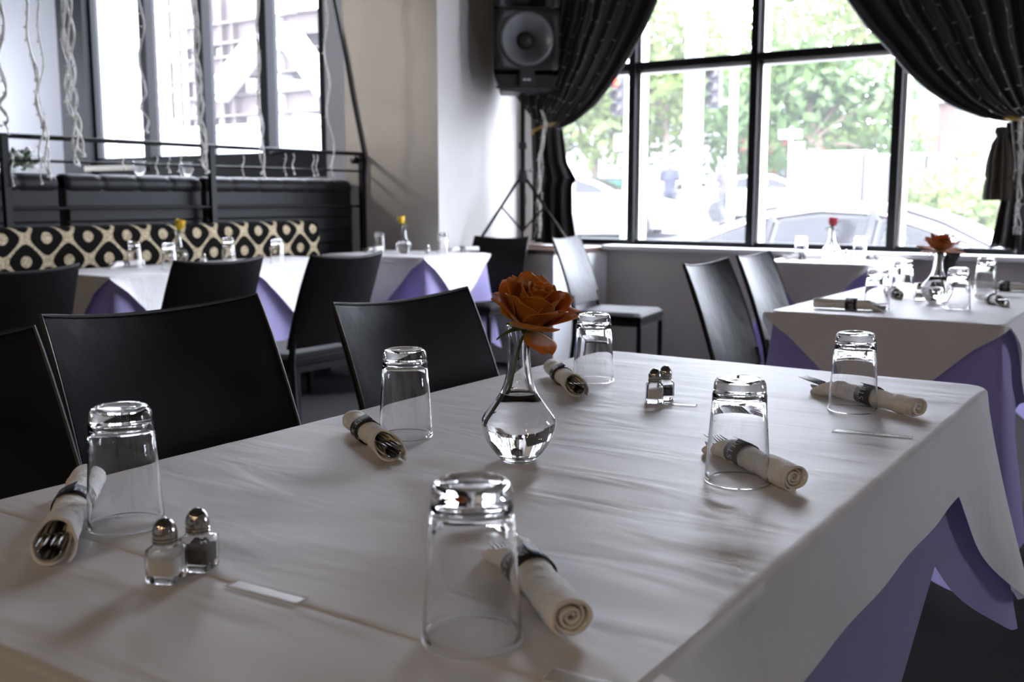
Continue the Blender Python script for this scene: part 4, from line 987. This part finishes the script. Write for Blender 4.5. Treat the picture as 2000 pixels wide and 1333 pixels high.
for i, (px, py, Y, rz, l) in enumerate(((1140, 372, 21, .25, 'white car beyond the left curtain tail'), (1512, 357, 30, .1, 'white car far off right of the middle mullion'), (1372, 376, 40, .3, 'white car far off behind the thin traffic pole'))):
    p = at_y(px, py, Y); o = wc if i == 0 else dup(wc, (0, 0, 0), rz, l)
    o.location = (p.x, p.y, gz(Y)); o.rotation_euler.z = rz; o['label'] = l
def pole_thing(name, label, cat, px, Y, r, h, m):
    p = at_y(px, 400, Y); t = thing(name, label, cat, (p.x, Y, gz(Y))); MB().tube([(0, 0, 0), (0, 0, h)], r, 14).lathe([(r*1.8, 0), (r*1.8, .3), (r*1.2, .4)], 14).build('pole', m, t); return t
lp = pole_thing('street_lamp', 'broad white lamp post standing just outside, left of the middle mullion', 'lamp post', 1350, 8.0, .078, 7, M['outdoor_white'])
MB().tube([(0, 0, 6.9), (.5, .3, 7.3), (1.6, 1, 7.4)], .05, 10).build('arm', M['outdoor_white'], lp); MB().sphere((1.8, 1.1, 7.35), .2, 14, (1.6, 1, .4)).build('lamp_head', M['alu'], lp)
M['signal'] = mat('signal_black', (.02, .02, .022), .6)
M['lens_dark'] = mat('dark_lens', (.04, .03, .03), .3)
red = glow('red_signal', (1, .05, .02), 5); amb = glow('orange_hand', (1, .25, .05), 5)
def signal(par, dx, dz, k=1.0, face=-PI/2-.5, lit=red):
    hd_ = MB().box((dx, 0, dz), (.34*k, .22*k, 1.05*k)).build('signal_head', M['signal'], par, smooth=False, bevel=.03)
    for j in range(3):
        z = dz+(.33-.33*j)*k; mt = Matrix.Translation((dx, -.115*k, z)) @ Matrix.Rotation(PI/2, 4, 'X')
        MB().lathe([(.0001, 0), (.12*k, 0), (.12*k, .01), (.0001, .03)], 18, mt).build('lens', lit if j == 0 and lit else M['lens_dark'], hd_)
        MB().lathe([(.135*k, 0), (.135*k, .16)], 18, mt, caps=False).build('visor', M['signal'], hd_)
tp_ = pole_thing('traffic_signal', 'grey traffic signal on a thin pole beyond the white lamp post', 'traffic light', 1427, 20, .075, 5.2, M['alu'])
q = at_y(1396, 172, 20); b = tp_.location
MB().tube([(0, 0, q.z-b.z-.3), (q.x-b.x, 0, q.z-b.z-.3)], .03, 8).build('bracket', M['alu'], tp_); signal(tp_, q.x-b.x, q.z-b.z, .78, lit=None); signal(tp_, q.x-b.x+.02, q.z-b.z+.0, .01, lit=None)
ts = pole_thing('traffic_signal', 'red lit traffic signal half behind the left window bar', 'traffic light', 1222, 20, .06, 4.6, M['alu'])
q = at_y(1211, 188, 20); b = ts.location; signal(ts, q.x-b.x, q.z-b.z, .80); q = at_y(1214, 280, 20)
MB().box((q.x-b.x, 0, q.z-b.z), (.3, .2, .42)).build('crossing_signal', M['signal'], ts, smooth=False, bevel=.02); MB().box((q.x-b.x, -.11, q.z-b.z), (.22, .02, .3)).build('orange_hand', amb, ts, smooth=False)

# pedestrians
M['skin'] = mat('skin', (.16, .10, .07), .6); M['hair'] = mat('dark_hair', (.02, .015, .012), .6)
M['navy'] = mat('navy_shirt', (.012, .013, .025), .8); M['grey_trousers'] = mat('grey_trousers', (.03, .03, .033), .8); M['blue_shirt'] = mat('pale_blue_shirt', (.06, .07, .12), .8); M['dark_coat'] = mat('dark_coat', (.04, .03, .04), .8)
def person(label, loc, rz, shirt, legs, stride, elbow, seed):
    t = thing('person', label, 'person', loc, rz); st_ = stride
    hipz, kn = .92, .50; J = {}
    body = MB(); 
    def limb(mb, pts, rs, n=10): 
        mb.tube(pts, rs, n)
        for p, r in zip(pts, rs): mb.sphere(p, r, 10)
    L = {}
    for sg, ph in ((-1, st_), (1, -st_)):
        hip = Vector((0, sg*.09, hipz)); knee = Vector((.30*ph+.05, sg*.095, kn)); ank = Vector((.55*ph-(.10 if ph < 0 else 0), sg*.095, .075+(.05 if ph < -.2 else 0))); toe = ank+Vector((.17, sg*.02, -.045))
        L[sg] = (hip, knee, ank, toe); limb(body, [hip, hip.lerp(knee, .5), knee, knee.lerp(ank, .35), ank], [.088, .075, .055, .055, .038]); limb(body, [ank+Vector((-.03, 0, -.03)), toe], [.04, .032])
    A = {}
    for sg, ph in ((-1, -st_), (1, st_)):
        sh = Vector((0, sg*.185, 1.40)); el = Vector((.22*ph-.03, sg*.235, 1.12)); wr = el+Vector((.20 if elbow else .12+.1*ph, -sg*.03, .02 if elbow else -.21)); A[sg] = (sh, el, wr)
        limb(body, [sh, sh.lerp(el, .5), el, wr], [.052, .046, .038, .028])
        hd2 = (wr-el).normalized(); limb(body, [wr, wr+hd2*.08], [.030, .036], 8)
        for k in range(4): body.tube([wr+hd2*.08+Vector((0, (k-1.5)*.016, 0)), wr+hd2*(.155+.012*(1.5-abs(k-1.5)))+Vector((.0, (k-1.5)*.017, -.015))], [.009, .006], 6)
        body.tube([wr+hd2*.03+Vector((.02, 0, .02)), wr+hd2*.08+Vector((.035, 0, .04))], [.010, .007], 6)
    limb(body, [(0, 0, .93), (.0, 0, 1.08), (.01, 0, 1.25), (0, 0, 1.40)], [.135, .12, .145, .12], 14); limb(body, [(0, -.15, 1.41), (0, .15, 1.41)], [.06, .06]); limb(body, [(0, 0, 1.42), (.02, 0, 1.53)], [.055, .052])
    hc = Vector((.03, 0, 1.62)); body.sphere(hc, .10, 16, (1.0, .80, 1.18)); body.sphere(hc+Vector((.025, 0, -.06)), .07, 12, (1, .8, .9))
    body.tube([hc+Vector((.095, 0, .01)), hc+Vector((.122, 0, -.025)), hc+Vector((.095, 0, -.035))], [.008, .014, .008], 8)
    for sg in (-1, 1): body.sphere(hc+Vector((0, sg*.082, -.01)), .024, 8, (.8, .4, 1.2))
    bo = body.build('body', M['skin'], t, remesh=.012)
    for sg in (-1, 1): MB().sphere(hc+Vector((.088, sg*.032, .012)), .010, 8).build('eye', M['hair'], t)
    MB().tube([hc+Vector((.088, -.024, -.062)), hc+Vector((.094, 0, -.064)), hc+Vector((.088, .024, -.062))], .006, 6).build('mouth', M['dark_coat'], t)
    h_ = MB()
    h_.grid(lambda u, v: hc+Vector((-.012+.108*math.cos(PI*2*u)*math.sin(v*1.75)*(1 if math.cos(2*PI*u) < 0 else .93), .09*math.sin(2*PI*u)*math.sin(v*1.75), .126*math.cos(v*1.75)+.012*(1 if math.cos(2*PI*u) < 0 else 2.2))), 28, 12); h_.build('hair', M['hair'], t, solid=.012)
    sm = MB(); limb(sm, [(0, 0, .88), (0, 0, 1.06), (.01, 0, 1.25), (0, 0, 1.41)], [.152, .14, .163, .13], 14); limb(sm, [(0, -.16, 1.415), (0, .16, 1.415)], [.073, .073])
    for sg in (-1, 1): limb(sm, [A[sg][0], A[sg][0].lerp(A[sg][1], .6)], [.070, .062])
    sm.build('shirt', shirt, t, remesh=.014)
    tr = MB(); limb(tr, [(0, 0, .88), (0, 0, .98)], [.150, .145], 14)
    for sg in (-1, 1): hip, knee, ank, toe = L[sg]; limb(tr, [hip, hip.lerp(knee, .5), knee, knee.lerp(ank, .4), ank+Vector((0, 0, .05))], [.105, .09, .068, .066, .055])
    tr.build('trousers', legs, t, remesh=.014)
    for sg in (-1, 1): ank, toe = L[sg][2], L[sg][3]; sh_ = MB(); limb(sh_, [ank+Vector((-.03, 0, -.032)), ank+Vector((.05, 0, -.035)), toe], [.048, .046, .038]); sh_.build('shoe', M['dark_coat'], t, remesh=.012)
    return t
for px, Yp, rz, sh_, tr_, st_, el, l in ((1307, 23.3, 1.9, M['navy'], M['grey_trousers'], .16, True, 'person in a navy top and grey trousers walking left of the white lamp post'),
                                        (1243, 24.5, -.4, M['blue_shirt'], M['blue_shirt'], .30, False, 'person in pale blue walking beside the left window bar'),
                                        (1412, 27.0, 2.6, M['dark_coat'], M['grey_trousers'], .28, False, 'person in dark clothes far off between the poles')):
    p = at_y(px, 420, Yp); person(l, (p.x, Yp, gz(Yp)+.0), rz, sh_, tr_, st_, el, 1)

# trees and bushes
def leaf_mat(name, col):
    m = mat(name, col, .6); nt = m.node_tree; b = nt.nodes['Principled BSDF']; t = nt.nodes.new('ShaderNodeBsdfTranslucent'); t.inputs[0].default_value = (*[min(1, c*1.3) for c in col], 1)
    mx = nt.nodes.new('ShaderNodeMixShader'); mx.inputs[0].default_value = .4; nt.links.new(b.outputs[0], mx.inputs[1]); nt.links.new(t.outputs[0], mx.inputs[2]); nt.links.new(mx.outputs[0], nt.nodes['Material Output'].inputs[0]); return m
M['leaf_l'] = leaf_mat('light_green_leaves', (.085, .115, .030)); M['leaf_m'] = leaf_mat('mid_green_leaves', (.050, .085, .022)); M['bark'] = mat('bark', (.16, .12, .09), .9)
def foliage(par, name, blobs, nleaf, size, m, seed):
    rnd = random.Random(seed); mb = MB(); tot = sum(b[1]**2 for b in blobs)
    for (c, r) in blobs:
        for k in range(int(nleaf*r*r/tot)):
            d = Vector((rnd.gauss(0, 1), rnd.gauss(0, 1), rnd.gauss(0, 1))).normalized(); p = Vector(c)+d*r*rnd.uniform(.45, 1.05); a = Vector((rnd.gauss(0, 1), rnd.gauss(0, 1), rnd.gauss(0, 1))).normalized(); b = a.cross(d)
            if b.length < .1: continue
            b.normalize(); s_ = size*rnd.uniform(.6, 1.3); mb.add([p-a*s_, p+b*s_*.5, p+a*s_, p-b*s_*.5], [(0, 1, 2, 3)])
    return mb.build(name, m, par, smooth=False)
def tree(label, px, py, Y, r, m, seed, nleaf=1500, size=.22):
    p = at_y(px, py, Y); rnd = random.Random(seed); t = thing('tree', label, 'tree', (p.x, Y, gz(Y))); hz = p.z-gz(Y)
    bl = [((0, 0, hz), r*.62)]+[((rnd.uniform(-.7, .7)*r, rnd.uniform(-.4, .4)*r, hz+rnd.uniform(-.55, .6)*r), r*rnd.uniform(.28, .48)) for _ in range(9)]
    foliage(t, 'foliage', bl, nleaf, size, m, seed); tk = MB().tube([(0, 0, 0), (.1, 0, hz*.5), (0, .1, hz)], [.18, .14, .08], 10)
    for (c, rr) in bl[1:6]: tk.tube([(0, 0, hz*.65), Vector((0, 0, hz*.65)).lerp(Vector(c), .5)+Vector((0, 0, .2)), c], [.08, .05, .02], 6)
    tk.build('trunk', M['bark'], t)
for a in (('broad light green tree behind the white lamp post', 1300, 130, 34, 4.6, M['leaf_l'], 1, 2600, .24), ('light green tree right of the middle mullion', 1580, 200, 32, 3.4, M['leaf_m'], 2, 2600, .22), ('pale tree reaching above the transom bar', 1600, 60, 38, 5.0, M['leaf_l'], 3, 2200, .25),
          ('light green tree beyond the curtain tail at left', 1160, 230, 36, 3.6, M['leaf_l'], 4, 1800, .24), ('light green tree between the poles', 1430, 230, 38, 3.6, M['leaf_m'], 5, 1500, .25), ('small pale tree farther right behind the bar', 1690, 250, 40, 2.6, M['leaf_l'], 6, 900, .25)): tree(*a)
def bush(label, px, Y, r, m, seed):
    p = at_y(px, 400, Y); t = thing('bush', label, 'bush', (p.x, Y, gz(Y))); rnd = random.Random(seed)
    foliage(t, 'foliage', [((0, 0, r*.7), r*.8)]+[((rnd.uniform(-.8, .8)*r, rnd.uniform(-.4, .4)*r, r*rnd.uniform(.3, 1.0)), r*.4) for _ in range(5)], 900, .11, m, seed); MB().tube([(0, 0, 0), (0, 0, r)], [.05, .02], 6).build('stem', M['bark'], t)
for a in (('low bush right behind the third window bar', 1790, 22, 1.0, M['leaf_l'], 1), ('low bush left of the tassel', 1850, 22.5, .95, M['leaf_m'], 2), ('taller bush beside the right curtain', 1905, 21, 1.25, M['leaf_l'], 3), ('low bush farthest right behind the curtain tail', 1950, 19.5, 1.0, M['leaf_l'], 4)): bush(*a)
# fence, cabinet, panel, buildings
def at3(px, Y): p = at_y(px, 400, Y); return p.x
fe = thing('wire_fence', 'thin grey wire fence running across beyond the parked car', 'fence', (at3(1750, 25), 25, gz(25))); x0 = at3(1540, 25)-fe.location.x; x1 = at3(1985, 25)-fe.location.x; fh = 1.75; n = 9
for k in range(n): MB().tube([(x0+(x1-x0)*k/(n-1), 0, 0), (x0+(x1-x0)*k/(n-1), 0, fh)], .03, 8).build('post', M['steel_black'], fe)
fm = MB().tube([(x0, 0, fh), (x1, 0, fh)], .025, 6).tube([(x0, 0, .1), (x1, 0, .1)], .02, 6)
for k in range(60): fm.tube([(x0+(x1-x0)*k/59, 0, .1), (x0+(x1-x0)*k/59, 0, fh)], .006, 4)
fm.build('wire_mesh', M['alu'], fe)
x = at3(1634, 22); ub = thing('utility_cabinet', 'big white utility cabinet beyond the car roof', 'cabinet', (x, 22, gz(22))); MB().span((-.62, -.4, 0), (.62, .4, 1.75)).build('body', M['outdoor_white'], ub, smooth=False, bevel=.03)
MB().span((-.58, -.42, .1), (-.01, -.4, 1.65)).build('door', M['outdoor_white'], ub, smooth=False); MB().span((.01, -.42, .1), (.58, -.4, 1.65)).build('door', M['outdoor_white'], ub, smooth=False); MB().span((-.66, -.44, 1.75), (.66, .44, 1.8)).build('lid', M['outdoor_white'], ub, smooth=False)
x = at3(1714, 21); pn = thing('barrier_panel', 'grey mesh barrier panel in a black frame left of the third window bar', 'barrier', (x, 21, gz(21))); MB().tube([(-.32, 0, 0), (-.32, 0, 1.75), (.36, 0, 1.75), (.36, 0, 0)], .03, 6).tube([(-.32, 0, .55), (.36, 0, .55)], .025, 6).build('frame', M['steel_black'], pn)
MB().span((-.30, -.01, .57), (.34, .01, 1.73)).build('panel', mat('grey_mesh', (.06, .06, .062), .9), pn, smooth=False)
M['redwall'] = mat('red_stucco', (.16, .03, .025), .8); M['palewall'] = mat('pale_stucco', (.17, .165, .155), .8); M['brownwall'] = mat('brown_brick', (.07, .045, .036), .9, noise_s=8, noise_a=.2); M['win'] = mat('far_window', (.08, .10, .12), .15, spec=.8)
def building(label, px0, px1, Y, h, d, m, nw, nf, z0=None):
    a, b = at3(px0, Y), at3(px1, Y); t = thing('building', label, 'building', ((a+b)/2, Y, gz(Y))); hw_ = (b-a)/2
    MB().span((-hw_, 0, -.5), (hw_, d, h)).build('wall', m, t, smooth=False); MB().span((-hw_-.15, -.15, h), (hw_+.15, d+.15, h+.25)).build('roof', M['concrete'], t, smooth=False)
    for j in range(nf):
        for k in range(nw):
            xx = -hw_+2*hw_*(k+.5)/nw; zz = h*(j+.5)/nf; MB().span((xx-hw_/nw*.5, -.04, zz-h/nf*.25), (xx+hw_/nw*.5, .02, zz+h/nf*.25)).build('window', M['win'], t, smooth=False)
    return t
building('low red shop far off behind the thin pole', 1440, 1575, 42, 3.4, 8, M['redwall'], 4, 1)
building('long pale building beyond the trees', 1010, 1440, 58, 9, 10, M['palewall'], 9, 3)
building('pale building at right beyond the fence', 1760, 2040, 46, 6.5, 8, M['palewall'], 6, 2)
building('small brown brick block above the fence', 1822, 1868, 34, 3.6, 3, M['brownwall'], 1, 1)
sg_ = pole_thing('street_sign', 'teal street sign on a pole beyond the right curtain edge', 'sign', 1922, 24, .04, 3.2, M['alu']); MB().box((-.25, -.05, 2.75), (.75, .03, .26)).build('sign_plate', mat('teal_sign', (.01, .07, .075), .5), sg_, smooth=False)
x = at3(1150, 30); db = thing('dumpster', 'teal green dumpster far off beside the curtain tail', 'dumpster', (x, 30, gz(30))); MB().prism([(-1, 0), (1, 0), (1.15, 1.3), (-1.15, 1.3)], -.7, .7).build('bin', mat('dumpster_green', (.01, .07, .05), .6), db, smooth=False); MB().box((0, 0, 1.34), (2.3, 1.45, .08)).build('lid', M['signal'], db, smooth=False)
x = at3(1545, 33); ls = pole_thing('street_sign', 'white sign post before the red shop, seen over the car roof', 'sign', 1540, 27, .04, 2.6, M['alu']); MB().box((.0, -.06, 2.42), (.6, .05, .22)).box((.2, -.06, 1.95), (.36, .05, .5)).build('sign_plate', M['outdoor_white'], ls, smooth=False)

# construction site beyond the booth window
M['steel_pink'] = mat('primed_steel', (.055, .040, .038), .7, noise_s=2, noise_a=.2); M['white_steel'] = mat('white_steel', (.30, .30, .30), .6)
YB = 22
def wp_(px, py, Y=YB): return at_y(px, py, Y)
sf = thing('steel_building_frame', 'unfinished steel building frame seen through the booth window', 'construction', (-30, YB, .3)); o0 = sf.location
def beam(name, a, b, r, m, par=sf):
    a, b = Vector(a)-par.location, Vector(b)-par.location; d = b-a; mt = d.to_track_quat('X', 'Z').to_matrix(); w_ = MB()
    for z, dz, wy in ((r, r*.2, r), (-r, r*.2, r), (0, r*2, r*.15)): w_.box((a+b)/2+mt @ Vector((0, 0, z)), (d.length, wy*2, dz), mt)
    return w_.build(name, m, par, smooth=False)
xl, xr = wp_(350, 100).x, wp_(680, 100).x
for py in (60, 128, 205): 
    z = wp_(500, py).z; beam('floor_beam', (xl, YB, z), (xr, YB, z), .30, M['steel_pink']); MB().span((xl-o0.x, .3, z+.25-o0.z), (xr-o0.x, 7, z+.45-o0.z)).build('deck', M['steel_pink'], sf, smooth=False)
for px in (352, 400, 455, 545, 660): x = wp_(px, 100).x; beam('column', (x, YB, .3), (x, YB, wp_(500, -60).z), .25, M['white_steel'] if px in (545,) else M['steel_pink'])
for a, b in (((425, 185), (508, 80)), ((560, 62), (640, 175)), ((555, 10), (600, -60)), ((610, 285), (660, 225))): beam('brace', wp_(*a, YB-.6), wp_(*b, YB-.6), .26, M['white_steel'])
sc = thing('scaffold_tower', 'white scaffold tower left of the steel frame', 'scaffold', (wp_(322, 200, 19).x, 19, .2)); hx = (wp_(348, 200, 19).x-wp_(298, 200, 19).x)/2
for sx in (-1, 1):
    for sy in (0, 1.2): MB().tube([(sx*hx, sy, 0), (sx*hx, sy, 9)], .06, 8).build('upright', M['white_steel'], sc)
for k in range(8):
    z = .6+k*1.1; MB().tube([(-hx, 0, z), (hx, 0, z)], .045, 6).tube([(-hx, 0, z), (hx, 0, z+1.1)] if k % 2 else [(hx, 0, z), (-hx, 0, z+1.1)], .04, 6).build('brace', M['white_steel'], sc)
bl = building('pale tall building at the left side of the booth window', 120, 262, 24, 14, 8, M['palewall'], 3, 4)
vn = thing('site_trailer', 'long white site trailer before the steel frame', 'trailer', (wp_(520, 280, 17).x, 17, .1)); hx = 3.6
MB().span((-hx, -1.2, .5), (hx, 1.2, 2.5)).build('body', M['outdoor_white'], vn, smooth=False, bevel=.08); MB().span((-hx-.05, -1.25, 2.5), (hx+.05, 1.25, 2.62)).build('roof', M['white_steel'], vn, smooth=False)
for k in range(3): MB().span((-2.4+2*k, -1.23, 1.3), (-1.4+2*k, -1.19, 2.1)).build('window', M['win'], vn, smooth=False)
for x in (-2, 2): MB().lathe([(.2, -.1), (.4, -.1), (.4, .1), (.2, .1)], 24, Matrix.Translation((x, -1.0, .4)) @ Matrix.Rotation(PI/2, 4, 'X')).build('wheel', M['tyre'], vn)
hb = thing('hoarding', 'white hoarding fence below the steel frame', 'fence', (wp_(420, 290, 15).x, 15, -.1)); MB().span((-8, -.03, 0), (9, .03, 1.9)).build('boards', M['outdoor_white'], hb, smooth=False)
for k in range(9): MB().span((-8+2.1*k-.05, .03, 0), (-8+2.1*k+.05, .13, 1.9)).build('post', M['alu'], hb, smooth=False)
